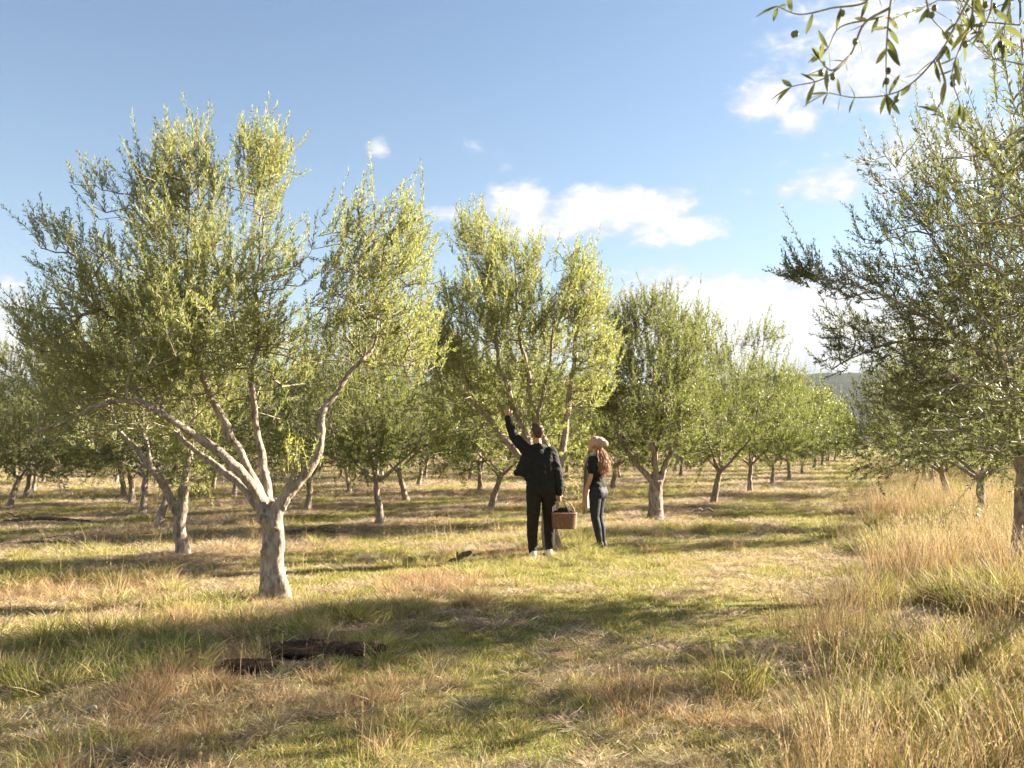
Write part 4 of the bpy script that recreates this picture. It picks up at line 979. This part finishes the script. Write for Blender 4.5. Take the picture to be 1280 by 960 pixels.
for pts, Y in twigs:
    P = np.array([tuple(W2(a, b, Y + .05 * math.sin(i + a))) for i, (a, b) in enumerate(pts)]); C = catmull(P, .012)
    V, Q, T = tube(C, np.linspace(.0042, .0014, len(C)), 6); HA.add(V, Q, T)
    for i in range(3, len(C), 3):
        if C[i][2] > W2(1100, -40, 2.4)[2] + .05: continue
        if r_.random() < .3: continue
        td = C[i] - C[i - 2]; td /= np.linalg.norm(td)
        for sgn in (-1, 1):
            if r_.random() < .3: continue
            rv = np.cross(td, [0, 1, 0]) * sgn + r_.normal(size=3) * .5
            d = td * .75 + rv * .7 + [0, 0, -.25]
            big_leaf(LA, C[i], d, r_.normal(size=3) + [0, -.3, .8], r_.uniform(.046, .076), r_.uniform(.011, .017), np.clip(r_.normal(.5, .22), 0, 1) if r_.random() > .1 else 1.0)
        if r_.random() < .28: fruits.append(C[i] + np.array([r_.normal() * .008, r_.normal() * .01, -.018]))
    td = C[-1] - C[-3]
    for k in range(4): big_leaf(LA, C[-1], td / np.linalg.norm(td) + r_.normal(size=3) * .6, r_.normal(size=3) + [0, 0, 1], r_.uniform(.04, .068), .014, r_.uniform(.2, .9))
def localise(A):
    R = np.array(TB_inv); A.V = [(np.c_[v, np.ones(len(v))] @ R.T)[:, :3] for v in A.V]
localise(HA); localise(LA)
link('branch', HA.mesh('hanging_branch'), M_TWIG, TB)
lm = mesh_np('hanging_leaves', np.vstack(LA.V), np.vstack(LA.Q), attrs={'rnd': np.vstack(LA.c)[:, 0]}, smooth=True)
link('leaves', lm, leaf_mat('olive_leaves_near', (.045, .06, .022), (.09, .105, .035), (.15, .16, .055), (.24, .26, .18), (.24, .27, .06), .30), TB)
M_OLG = mat('green_olive', lambda nt: princ(nt, (.13, .14, .03), .35, .5)); M_OLP = mat('purple_olive', lambda nt: princ(nt, (.035, .03, .03), .3, .5))
bm = bmesh.new(); bmesh.ops.create_uvsphere(bm, u_segments=12, v_segments=8, radius=.0078)
for v in bm.verts: v.co.z *= 1.3
fr = bpy.data.meshes.new('olive_fruit'); bm.to_mesh(fr); bm.free(); fr.polygons.foreach_set('use_smooth', np.ones(len(fr.polygons), bool)); fr2 = fr.copy()
fr.materials.append(M_OLG); fr2.materials.append(M_OLP)
for p in list(W2(x, y, 2.4) for x, y in ((992, 43), (995, 42), (1223, 8), (1232, 6), (1242, 8), (1218, 6), (1168, 10), (1160, 18))): fruits.append(p)
for i, p in enumerate(fruits[:44]):
    q = TB_inv @ Vector(p); o = link('olive_fruit', fr2 if i % 5 == 0 else fr, None, TB); o.location = q

# ------------------------------------------------------------------ people
def ball(c, r, R=None, seg=18):
    """ellipsoid: r = 3 radii along the axes given by the rows of R"""
    r = np.array([r, r, r]) if np.isscalar(r) else np.array(r)
    th = np.linspace(0, math.pi, seg // 2 + 2)[1:-1]; ph = np.arange(seg) * 2 * math.pi / seg
    V = np.array([[math.sin(t) * math.cos(p), math.sin(t) * math.sin(p), math.cos(t)] for t in th for p in ph] + [[0, 0, 1], [0, 0, -1]])
    k = len(th); i = np.arange(k - 1)[:, None] * seg; j = np.arange(seg)[None, :]; j2 = (j + 1) % seg
    Q = np.stack([i + j, i + seg + j, i + seg + j2, i + j2], -1).reshape(-1, 4)
    jj = np.arange(seg); j3 = (jj + 1) % seg
    T = np.vstack([np.stack([np.full(seg, k * seg), jj, j3], 1), np.stack([np.full(seg, k * seg + 1), (k - 1) * seg + j3, (k - 1) * seg + jj], 1)])
    V = V * r
    if R is not None: V = V @ np.array(R)
    return V + np.array(c), Q, T
def chain(A, pts, seg=16):
    """tapered capsule chain; pts = (x, y, z, r)"""
    P = np.array(pts, float)
    for p in P: A.add(*ball(p[:3], p[3], seg=seg))
    for a, b in zip(P[:-1], P[1:]):
        V, Q, T = tube(np.array([a[:3], (a[:3] + b[:3]) / 2, b[:3]]), [a[3], (a[3] + b[3]) / 2, b[3]], seg); A.add(V, Q, T)
def nrm(v): v = np.array(v, float); return v / np.linalg.norm(v)
def hand(A, w, d, n, s, curl, thumb=.7, k=1.0):
    """w wrist, d towards the fingers, n palm normal, s thumb side"""
    w = np.array(w, float); d = nrm(d); n = nrm(np.array(n) - d * np.dot(n, d)); s = nrm(np.cross(d, n)) * (1 if np.dot(np.cross(d, n), s) > 0 else -1)
    for t in (-.027, -.009, .009, .027): chain(A, [tuple(w + d * .01 + s * t * .6) + (.016 * k,), tuple(w + d * .085 * k + s * t) + (.0125 * k,)], 10)
    for t, L in ((.028, .068), (.0095, .076), (-.0095, .07), (-.028, .055)):
        p = w + d * .088 * k + s * t; a = 0; pts = [tuple(p) + (.0095,)]
        for q, f in enumerate((.45, .32, .23)):
            a += curl * (.8, 1.0, .7)[q]; p = p + (d * math.cos(a) + n * math.sin(a) + s * t * .8) * L * f * k; pts.append(tuple(p) + (.0088 - q * .0008,))
        chain(A, pts, 10)
    b = w + d * .03 + s * .026; m = b + (d * .55 + s * .75 + n * .25) * .038; e = m + (d * .85 + s * .15 + n * thumb) * .03; g = e + (d * .8 - s * .1 + n * thumb) * .022
    chain(A, [tuple(b) + (.015,), tuple(m) + (.0125,), tuple(e) + (.0105,), tuple(g) + (.008,)], 10)
def head(A, c, f, u, k=1.0):
    """cranium, jaw, nose, lips, ears, eye sockets; returns frame rows r,f,u"""
    f = nrm(f); u = nrm(np.array(u) - f * np.dot(u, f)); r = np.cross(f, u); R = [r, f, u]; c = np.array(c)
    L = lambda x, y, z: c + r * x * k + f * y * k + u * z * k
    A.add(*ball(L(0, -.012, .03), np.array([.074, .094, .088]) * k, R, 24))
    A.add(*ball(L(0, .03, -.03), np.array([.058, .062, .075]) * k, R, 20))
    A.add(*ball(L(0, .062, -.082), np.array([.03, .024, .022]) * k, R, 14))
    chain(A, [tuple(L(0, .088, .012)) + (.009 * k,), tuple(L(0, .106, -.022)) + (.0125 * k,)], 10)
    for sx in (-1, 1):
        A.add(*ball(L(.014 * sx, .098, -.026), .0085 * k)); A.add(*ball(L(.03 * sx, .072, .028), np.array([.022, .014, .008]) * k, R, 12))
        A.add(*ball(L(.036 * sx, .062, -.022), np.array([.022, .018, .018]) * k, R, 12))
        A.add(*ball(L(.077 * sx, -.008, -.008), np.array([.007, .019, .031]) * k, R, 12))
    A.add(*ball(L(0, .088, -.05), np.array([.022, .01, .006]) * k, R, 12)); A.add(*ball(L(0, .086, -.06), np.array([.018, .01, .007]) * k, R, 12))
    return R, L
def m_skin(nt):
    a = noise(nt, nd(nt, 'ShaderNodeTexCoord').outputs['Object'], 12, 3)
    return princ(nt, mixc(nt, a, (.42, .21, .13), (.52, .29, .19)), .5, .4, **{'Subsurface Weight': .08, 'Subsurface Scale': .02})
M_SKIN = mat('skin', m_skin)
def m_cloth(c1, c2, rough=.85, sc=14, bstr=.6, bd=.02, sheen=.0):
    def b(nt):
        tc = nd(nt, 'ShaderNodeTexCoord').outputs['Object']; a = noise(nt, tc, sc, 4, .55, .6); f = noise(nt, tc, 400, 2)
        return princ(nt, mixc(nt, a, c1, c2), rough, .25, bump=mth(nt, 'ADD', a, mth(nt, 'MULTIPLY', f, .03)), bstr=bstr, bdist=bd, **{'Sheen Weight': sheen})
    return b
def finish(A, name, vox, m, parent, it=4, fold=0.0, seed=1, scale=10, cat=None):
    me = voxel_mesh(A.mesh(name), vox, it, name)
    if fold:
        nv = len(me.vertices); co = np.zeros(nv * 3, np.float32); me.vertices.foreach_get('co', co); co = co.reshape(-1, 3); no = np.zeros(nv * 3, np.float32); me.vertices.foreach_get('normal', no); no = no.reshape(-1, 3)
        q = co @ np.array([[1, .3, .2], [-.2, 1, .1], [.9, .4, 1.4]]).T
        d = fbm(q[:, 0] * scale, q[:, 1] * scale, q[:, 2] * scale, 3, seed) - .5; rid = 1 - np.abs(d) * 5
        me.vertices.foreach_set('co', (co + no * (np.clip(rid, -1, 1) * fold)[:, None]).ravel()); me.update()
    me.polygons.foreach_set('use_smooth', np.ones(len(me.polygons), bool))
    return link(name, me, m, parent)

# ---- the man: seen from behind, left arm raised, basket in his right hand
mb = gp(677, 697); MAN = empty('person', mb, label='person in a black jacket and dark trousers reaching one arm up into the branches', cat='person')
Lw, Rw = (-.458, .13, 1.895), (.245, .0, .845)
B = Acc()
chain(B, [(0, .0, .98, .115), (-.01, 0, 1.12, .108), (-.02, 0, 1.28, .118), (-.03, 0, 1.40, .085)]); chain(B, [(-.10, 0, .96, .09), (.09, 0, .95, .09)]); chain(B, [(-.17, 0, 1.42, .062), (.13, 0, 1.40, .062)])
chain(B, [(-.03, -.01, 1.42, .056), (-.05, .005, 1.54, .053), (-.058, .01, 1.60, .053)])
chain(B, [(-.18, 0, 1.42, .055), (-.37, .03, 1.63, .041), (-.42, .08, 1.77, .038), Lw + (.027,)])
chain(B, [(.14, 0, 1.40, .055), (.215, -.02, 1.12, .042), (.235, -.01, .97, .036), Rw + (.027,)])
chain(B, [(-.09, 0, .92, .095), (-.115, 0, .50, .062), (-.12, -.03, .33, .056), (-.115, -.02, .09, .038)])
chain(B, [(.085, .02, .92, .095), (.10, .12, .50, .062), (.105, .14, .33, .056), (.115, .18, .09, .038)])
for x, y in ((-.115, -.02), (.115, .18)): chain(B, [(x, y, .05, .036), (x - .01, y + .14, .03, .03)])
hand(B, Lw, (-.10, .25, .9), (.25, 1, -.2), (1, 0, .2), .55)
hand(B, Rw, (.12, .10, -.9), (-.8, .1, -.1), (0, 1, 0), 1.1, 1.1)
hc = (-.066, .02, 1.685)
HR_, HL_ = head(B, hc, (-.55, .74, .34), (0.1, -.3, 1))
finish(B, 'body', .0046, M_SKIN, MAN, 3)
M_BLACK = mat('black_jacket_cloth', m_cloth((.008, .008, .009), (.016, .015, .016), .8, 9, .8, .03))
J = Acc()
chain(J, [(-.01, 0, 1.08, .150), (-.02, 0, 1.22, .155), (-.03, -.005, 1.36, .125)]); chain(J, [(-.12, 0, 1.10, .12), (-.12, 0, 1.33, .12), (-.17, 0, 1.425, .088)]); chain(J, [(.07, 0, 1.08, .125), (.07, 0, 1.32, .12), (.125, 0, 1.405, .088)])
chain(J, [(-.27, .0, 1.19, .07), (-.20, .0, 1.28, .1), (-.16, 0, 1.38, .1)]); chain(J, [(-.335, .01, 1.135, .045), (-.25, 0, 1.17, .085), (-.10, 0, 1.14, .1)])
chain(J, [(.02, 0, 1.03, .135), (.10, 0, 1.03, .11)])
chain(J, [(-.18, 0, 1.42, .086), (-.29, .015, 1.53, .073), (-.375, .03, 1.64, .063), (-.425, .08, 1.78, .055), (-.452, .115, 1.872, .045)])
chain(J, [(.13, 0, 1.40, .086), (.18, -.01, 1.25, .074), (.222, -.02, 1.12, .066), (.24, -.01, .97, .058), (.246, .0, .865, .048)])
chain(J, [(-.10, -.02, 1.475, .048), (-.02, -.045, 1.49, .048), (.03, -.01, 1.475, .046)])
finish(J, 'jacket', .007, M_BLACK, MAN, 3, .007, 3, 7)
M_TROU = mat('dark_trousers_cloth', m_cloth((.012, .010, .009), (.022, .018, .016), .85, 12, .7, .02))
Tt = Acc()
chain(Tt, [(-.085, 0, 1.0, .12), (.085, 0, .99, .12)]); chain(Tt, [(-.09, -.015, .93, .118), (.085, 0, .92, .118)])
chain(Tt, [(-.095, 0, .92, .115), (-.105, 0, .72, .096), (-.118, 0, .50, .078), (-.125, -.03, .32, .07), (-.118, -.022, .10, .056)])
chain(Tt, [(.09, .02, .92, .115), (.10, .07, .72, .096), (.108, .12, .50, .078), (.11, .145, .32, .07), (.118, .178, .10, .056)])
finish(Tt, 'trousers', .007, M_TROU, MAN, 3, .006, 8, 9)
M_WHITE = mat('white_shoe', lambda nt: princ(nt, (.55, .53, .5), .6, .4)); M_DKSH = mat('dark_shoe', lambda nt: princ(nt, (.02, .02, .02), .6, .4)); M_SOLE = mat('rubber_sole', lambda nt: princ(nt, (.35, .34, .32), .7, .3))
def shoe(parent, x, y, ang, m, k=1.0):
    ca, sa = math.cos(ang), math.sin(ang); P = lambda a, b, z: (x + (a * sa + b * ca) * k, y + (a * ca - b * sa) * k, z)
    A = Acc(); chain(A, [P(-.02, 0, .085) + (.044 * k,), P(-.03, 0, .05) + (.045 * k,), P(.07, 0, .048) + (.044 * k,), P(.15, 0, .038) + (.038 * k,), P(.19, 0, .032) + (.03 * k,)])
    o = finish(A, 'shoe', .005, m, parent, 3)
    A = Acc(); n = 28; V = []
    for z in (.0, .022):
        for i in range(n):
            t = 2 * math.pi * i / n; a = .075 + .155 * math.cos(t); b = (.047 + .006 * math.cos(t)) * math.sin(t); V.append(P(a, b, z))
    Q = np.array([[i, (i + 1) % n, n + (i + 1) % n, n + i] for i in range(n)]); V = np.array(V + [P(.075, 0, 0), P(.075, 0, .022)])
    T = np.array([[2 * n, (i + 1) % n, i] for i in range(n)] + [[2 * n + 1, n + i, n + (i + 1) % n] for i in range(n)])
    A.add(V, Q, T); link('sole', A.mesh('sole', smooth=False), M_SOLE, o)
shoe(MAN, -.115, -.02, -.15, M_WHITE); shoe(MAN, .115, .18, .1, M_WHITE)
Hm = Acc(); Hm.add(*ball(HL_(0, -.022, .04), (.079, .094, .088), HR_, 28)); Hm.add(*ball(HL_(0, -.055, -.012), (.066, .05, .06), HR_, 20)); Hm.add(*ball(HL_(0, .035, .085), (.06, .055, .036), HR_, 20))
def m_hair(c1, c2, sc=60):
    def b(nt):
        tc = nd(nt, 'ShaderNodeTexCoord').outputs['Object']; mp = nd(nt, 'ShaderNodeMapping'); mp.inputs['Scale'].default_value = (1, 1, .2); nt.links.new(tc, mp.inputs[0])
        a = noise(nt, mp.outputs[0], sc, 5, .7); return princ(nt, mixc(nt, sstep(nt, a, .35, .65), c1, c2), .5, .4, bump=a, bstr=.9, bdist=.012)
    return b
finish(Hm, 'hair', .005, mat('short_brown_hair', m_hair((.035, .02, .014), (.10, .058, .036))), MAN, 2, .003, 4, 40)

# ---- the woman: half turned to the left, looking up
wb = gp(751, 687); WOM = empty('person', wb, label='person in a pink beanie with long reddish hair, black tee and leggings, looking up', cat='person')
B = Acc(); wl = (-.238, -.13, .70)
FW = nrm((-.86, .5, 0)); SW = np.array([-.5, -.86, 0])      # facing, and her left side
def wp(f, s, z, r): v = np.array([-.05, 0, 0]) + FW * f + SW * s; return (v[0], v[1], z, r)
chain(B, [wp(0, 0, .88, .105), wp(.015, 0, 1.0, .088), wp(.02, 0, 1.14, .10), wp(.0, 0, 1.26, .07)]); chain(B, [wp(-.02, .08, .84, .085), wp(-.02, -.08, .84, .085)]); chain(B, [wp(0, .13, 1.29, .048), wp(0, -.13, 1.29, .048)])
chain(B, [wp(-.01, 0, 1.28, .045), wp(.0, 0, 1.40, .043), wp(.01, 0, 1.45, .045)])
chain(B, [wp(0, .145, 1.29, .045), wp(.02, .18, 1.04, .034), wp(.07, .19, .90, .032), wl + (.021,)])
rw = wp(.16, -.16, .86, .021)
chain(B, [wp(0, -.145, 1.29, .045), wp(-.02, -.18, 1.05, .034), wp(.1, -.18, .92, .030), rw])
chain(B, [wp(-.01, .08, .82, .09), wp(.0, .075, .46, .052), wp(-.03, .07, .30, .05), wp(-.07, .06, .08, .033)])
chain(B, [wp(-.01, -.08, .82, .09), wp(.01, -.085, .46, .052), wp(-.02, -.09, .30, .05), wp(-.05, -.09, .08, .033)])
hand(B, wl, (-.12, .0, -.9), (-.6, .8, 0), (-1, .2, 0), .5, k=.9); hand(B, rw[:3], (-.6, .4, -.4), (.2, .9, -.2), (0, 0, 1), .6, k=.9)
wh = wp(.035, .0, 1.512, 0)[:3]
HRw, HLw = head(B, wh, (-.86, .36, .42), (.35, -.1, .9), .93)
finish(B, 'body', .0046, M_SKIN, WOM, 3)
A = Acc(); chain(A, [wp(0.0, 0, .93, .118), wp(.012, 0, 1.0, .104), wp(.018, 0, 1.14, .118), wp(.0, 0, 1.25, .092)]); chain(A, [wp(0, .125, 1.285, .062), wp(0, -.125, 1.285, .062)]); chain(A, [wp(0, .05, 1.12, .10), wp(0, -.05, 1.12, .10)]); chain(A, [wp(.06, .04, 1.17, .075), wp(.06, -.04, 1.17, .075)])
chain(A, [wp(0, .145, 1.285, .064), wp(.01, .172, 1.14, .056)]); chain(A, [wp(0, -.145, 1.285, .064), wp(-.01, -.172, 1.14, .056)]); chain(A, [wp(-.02, .07, .90, .092), wp(-.02, -.07, .90, .092)])
finish(A, 'tee_shirt', .006, mat('black_tee_cloth', m_cloth((.010, .010, .011), (.018, .018, .019), .85, 14, .6, .015)), WOM, 3, .005, 5, 12)
A = Acc(); chain(A, [wp(-.02, .075, .86, .098), wp(-.02, -.075, .86, .098)]); chain(A, [wp(-.045, .07, .81, .095), wp(-.045, -.07, .81, .095)])
chain(A, [wp(-.012, .08, .80, .098), wp(.0, .078, .62, .080), wp(.0, .075, .46, .060), wp(-.035, .07, .31, .058), wp(-.068, .06, .10, .040)])
chain(A, [wp(-.012, -.08, .80, .098), wp(.01, -.083, .62, .080), wp(.01, -.085, .46, .060), wp(-.025, -.09, .31, .058), wp(-.05, -.09, .10, .040)])
finish(A, 'leggings', .006, mat('black_leggings', m_cloth((.016, .019, .024), (.028, .032, .038), .75, 10, .3, .01)), WOM, 3, .002, 6, 10)
shoe(WOM, *wp(-.07, .06, 0, 0)[:2], -1.0, M_DKSH, .85); shoe(WOM, *wp(-.05, -.09, 0, 0)[:2], -.9, M_DKSH, .85)
A = Acc(); k = .93   # beanie: dome over the cranium, slouching backwards
A.add(*ball(HLw(0, -.02, .062), (.086, .1, .072), HRw, 26)); A.add(*ball(HLw(0, -.075, .085), (.074, .075, .062), HRw, 22)); A.add(*ball(HLw(0, -.135, .085), (.052, .06, .046), HRw, 20)); A.add(*ball(HLw(0, -.045, .03), (.085, .075, .055), HRw, 20))
def m_knit(nt):
    tc = nd(nt, 'ShaderNodeTexCoord').outputs['Object']; w = nd(nt, 'ShaderNodeTexWave'); w.inputs['Scale'].default_value = 28; w.inputs['Distortion'].default_value = 2.5; w.inputs['Detail'].default_value = 2; nt.links.new(tc, w.inputs[0])
    return princ(nt, mixc(nt, w.outputs['Fac'], (.42, .27, .24), (.62, .46, .42)), .95, .1, bump=w.outputs['Fac'], bstr=.8, bdist=.01)
finish(A, 'beanie', .005, mat('pink_knit', m_knit), WOM, 3, .004, 7, 20)
# hair: wavy locks falling over the shoulders from under the beanie
A = Acc(); r_ = np.random.default_rng(8); cc = []
for i in range(240):
    an = r_.uniform(-1.25, 1.25); st = HLw(math.sin(an) * .07, -.03 - math.cos(an) * .055, r_.uniform(-.04, .03))
    L = r_.uniform(.26, .44); ph = r_.uniform(0, 6.28); am = r_.uniform(.006, .018); t = np.linspace(0, 1, 12)[:, None]; bd = np.array([.07 + r_.normal() * .05, -.065 + r_.normal() * .03, 0]) - FW * .015
    P = np.array(st) + bd * np.sin(t * 1.7) * 1.0 + np.array([0, 0, -1]) * t * L + np.hstack([np.sin(t * 13 + ph), np.cos(t * 13 + ph), t * 0]) * am * t ** .5
    V, Q, T = tube(P, np.linspace(.0075, .0018, 12) * r_.uniform(.5, 1.1), 5); A.add(V, Q, T, np.tile(np.array([[.33, .175, .085]]) * r_.uniform(.6, 1.25), (len(V), 1)))
A.add(*[q for q in ball(HLw(0, -.03, -.0), (.076, .075, .07), HRw, 20)], c=np.tile([[.24, .125, .06]], (18 * 0 + len(ball(HLw(0, -.03, 0), (.076, .075, .07), HRw, 20)[0]), 1)))
link('hair', A.mesh('long_hair'), mat('reddish_hair', lambda nt: princ(nt, attr(nt, 'col').outputs['Color'], .42, .5)), WOM)
# scarf: round the neck, ends hanging down the front
def ribbon(P, w, th, seed=0, side=None):
    """a soft flat band of width w following P"""
    P = np.array(P, float); C = catmull(np.c_[P], .02); n = len(C); T_ = np.gradient(C, axis=0); T_ /= np.linalg.norm(T_, axis=1)[:, None]
    A = Acc(); s = np.tile(side, (n, 1)); s = s - T_ * np.sum(s * T_, 1)[:, None]; s /= np.linalg.norm(s, axis=1)[:, None]; m = np.cross(T_, s)
    k = 14; th_ = np.arange(k) * 2 * math.pi / k; t = np.linspace(0, 9, n)
    V = C[:, None, :] + s[:, None, :] * (w * .5 * np.cos(th_))[None, :, None] + m[:, None, :] * (th * .5 * np.sin(th_)[None, :] + .008 * np.sin(th_ * 2 + seed)[None, :] * np.sin(t + seed)[:, None])[:, :, None]
    i = np.arange(n - 1)[:, None] * k; j = np.arange(k)[None, :]; j2 = (j + 1) % k
    Q = np.stack([i + j, i + j2, i + k + j2, i + k + j], -1).reshape(-1, 4); V = V.reshape(-1, 3)
    V = np.vstack([V, C[:1], C[-1:]]); jj = np.arange(k); j3 = (jj + 1) % k
    Tt_ = np.vstack([np.stack([np.full(k, n * k), j3, jj], 1), np.stack([np.full(k, n * k + 1), (n - 1) * k + jj, (n - 1) * k + j3], 1)])
    return V, Q, Tt_
A = Acc()
w3 = lambda f, s, z: wp(f, s, z, 0)[:3]
A.add(*ribbon([w3(-.05, .0, 1.38), w3(-.02, .065, 1.375), w3(.06, .06, 1.35), w3(.11, .0, 1.33), w3(.06, -.06, 1.35), w3(-.02, -.065, 1.375), w3(-.05, -.01, 1.38)], .07, .03, 0, np.array([0, 0, 1.])))
A.add(*ribbon([w3(.09, .05, 1.36), w3(.145, .07, 1.22), w3(.155, .08, 1.05), w3(.16, .09, .85), w3(.165, .095, .66), w3(.17, .10, .50)], .085, .02, 1, SW))
A.add(*ribbon([w3(.09, -.05, 1.36), w3(.15, -.05, 1.22), w3(.165, -.05, 1.05), w3(.17, -.05, .85), w3(.17, -.05, .68), w3(.17, -.05, .58)], .085, .02, 2, SW))
link('scarf', A.mesh('scarf'), mat('grey_green_scarf', m_cloth((.30, .31, .29), (.46, .46, .43), .95, 40, .5, .01)), WOM)

# ---- the basket in the man's hand
bw = Vector(mb) + Vector((.305, .02, 0)); HZB = .385
BK = empty('wicker_basket', (bw.x, bw.y, mb[2] + HZB), .12, label='brown wicker basket with a tall looped handle held by the man', cat='basket')
def rrect(a, b, t, rad=.03):
    """rounded rectangle outline, t in 0..1"""
    q = 3.6; an = t * 2 * math.pi; c, s = np.cos(an), np.sin(an)
    return np.stack([a * np.sign(c) * np.abs(c) ** (2 / q), b * np.sign(s) * np.abs(s) ** (2 / q), 0 * an], 1)
A = Acc(); NR = 14; tt = np.linspace(0, 1, 121)
for i in range(NR):
    z = .008 + i * .0142; g = 1 + .10 * z / .2; P = rrect(.148 * g, .098 * g, tt); n_ = P / np.linalg.norm(P, axis=1)[:, None]
    P = P + n_ * (.0045 * np.cos(tt * 2 * math.pi * 22 + math.pi * (i % 2)))[:, None]; P[:, 2] = z + .001 * np.sin(tt * 40)
    V, Q, T = tube(P, np.full(len(P), .0078), 6, cap=False); A.add(V, Q)
for j in range(44):
    t = np.array([(j + .5) / 44]); a0 = rrect(.148, .098, t)[0]; a1 = a0 * 1.10; a1[2] = .205
    V, Q, T = tube(np.array([a0, (a0 + a1) / 2, a1]), [.004] * 3, 5); A.add(V, Q, T)
ob = link('woven_body', A.mesh('woven_body'), mat('wicker', lambda nt: princ(nt, ramp(nt, noise(nt, nd(nt, 'ShaderNodeTexCoord').outputs['Object'], 45, 4, .6), [(.3, (.11, .05, .028)), (.5, (.21, .11, .065)), (.7, (.34, .20, .125))]), .6, .35)), BK)
A = Acc(); P = rrect(.166, .112, tt); P[:, 2] = .208; V, Q, T = tube(P, np.full(len(P), .0115), 8, cap=False); A.add(V, Q); link('rim', A.mesh('rim'), ob.data.materials[0], BK)
A = Acc(); n = 120; V = np.vstack([rrect(.146, .096, tt[:-1]), [[0, 0, 0]]]); V[:, 2] = .006; V2 = V.copy(); V2[:, 2] = .014
A.add(np.vstack([V, V2]), np.array([[i, (i + 1) % n, n + 1 + (i + 1) % n, n + 1 + i] for i in range(n)]), np.array([[n, (i + 1) % n, i] for i in range(n)] + [[2 * n + 1, n + 1 + i, n + 1 + (i + 1) % n] for i in range(n)]))
link('bottom', A.mesh('bottom'), ob.data.materials[0], BK)
A = Acc(); hx_ = Rw[0] - .305 + .012; t = np.linspace(0, math.pi, 40); P = np.stack([-.150 * np.cos(t) * 1.0 + (hx_) * np.sin(t), 0 * t, .20 + .185 * np.sin(t) ** .8], 1)
V, Q, T = tube(P, np.full(40, .0085), 8); A.add(V, Q, T)
t2_ = np.linspace(0, 1, 400); Pi = np.stack([np.interp(t2_, np.linspace(0, 1, 40), P[:, a]) for a in range(3)], 1); Pi = Pi + np.stack([0 * t2_, np.cos(t2_ * 220) * .0085, np.sin(t2_ * 220) * .0085], 1)
V, Q, T = tube(Pi, np.full(400, .003), 4); A.add(V, Q, T); link('handle', A.mesh('handle'), ob.data.materials[0], BK)
A = Acc()
for (x, y, z, r) in ((-.09, 0, .19, .05), (-.02, .02, .22, .06), (.03, -.02, .245, .045), (-.02, -.03, .24, .04), (.08, .02, .19, .05), (-.1, .03, .2, .04), (.0, 0, .15, .08)): A.add(*ball((x, y, z), (r * 1.1, r, r), None, 14))
cl = finish(A, 'black_cloth', .006, M_BLACK, None, 2, .008, 2, 16); cl.location = BK.location; cl.rotation_euler = BK.rotation_euler
tag(cl, 'crumpled black cloth heaped inside the wicker basket', 'cloth')

# ------------------------------------------------------------------ air
bm = bmesh.new(); bmesh.ops.create_cube(bm, size=1)
for v in bm.verts: v.co = Vector((v.co.x * 9000, v.co.y * 9000, -4 if v.co.z < 0 else 175))
hm = bpy.data.meshes.new('haze'); bm.to_mesh(hm); bm.free()
mh = bpy.data.materials.new('thin_air_haze'); mh.use_nodes = True; nt = mh.node_tree; nt.nodes.clear()
pv = nd(nt, 'ShaderNodeVolumePrincipled'); pv.inputs['Color'].default_value = (.75, .85, 1.0, 1); pv.inputs['Density'].default_value = .00004
oo = nd(nt, 'ShaderNodeOutputMaterial'); nt.links.new(pv.outputs[0], oo.inputs['Volume'])
link('haze', hm, mh, kind='stuff')
for o in bpy.data.objects:
    if 'label' in o.keys() and not (4 <= len(o['label'].split()) <= 16): print('LABEL', len(o['label'].split()), o['label'])
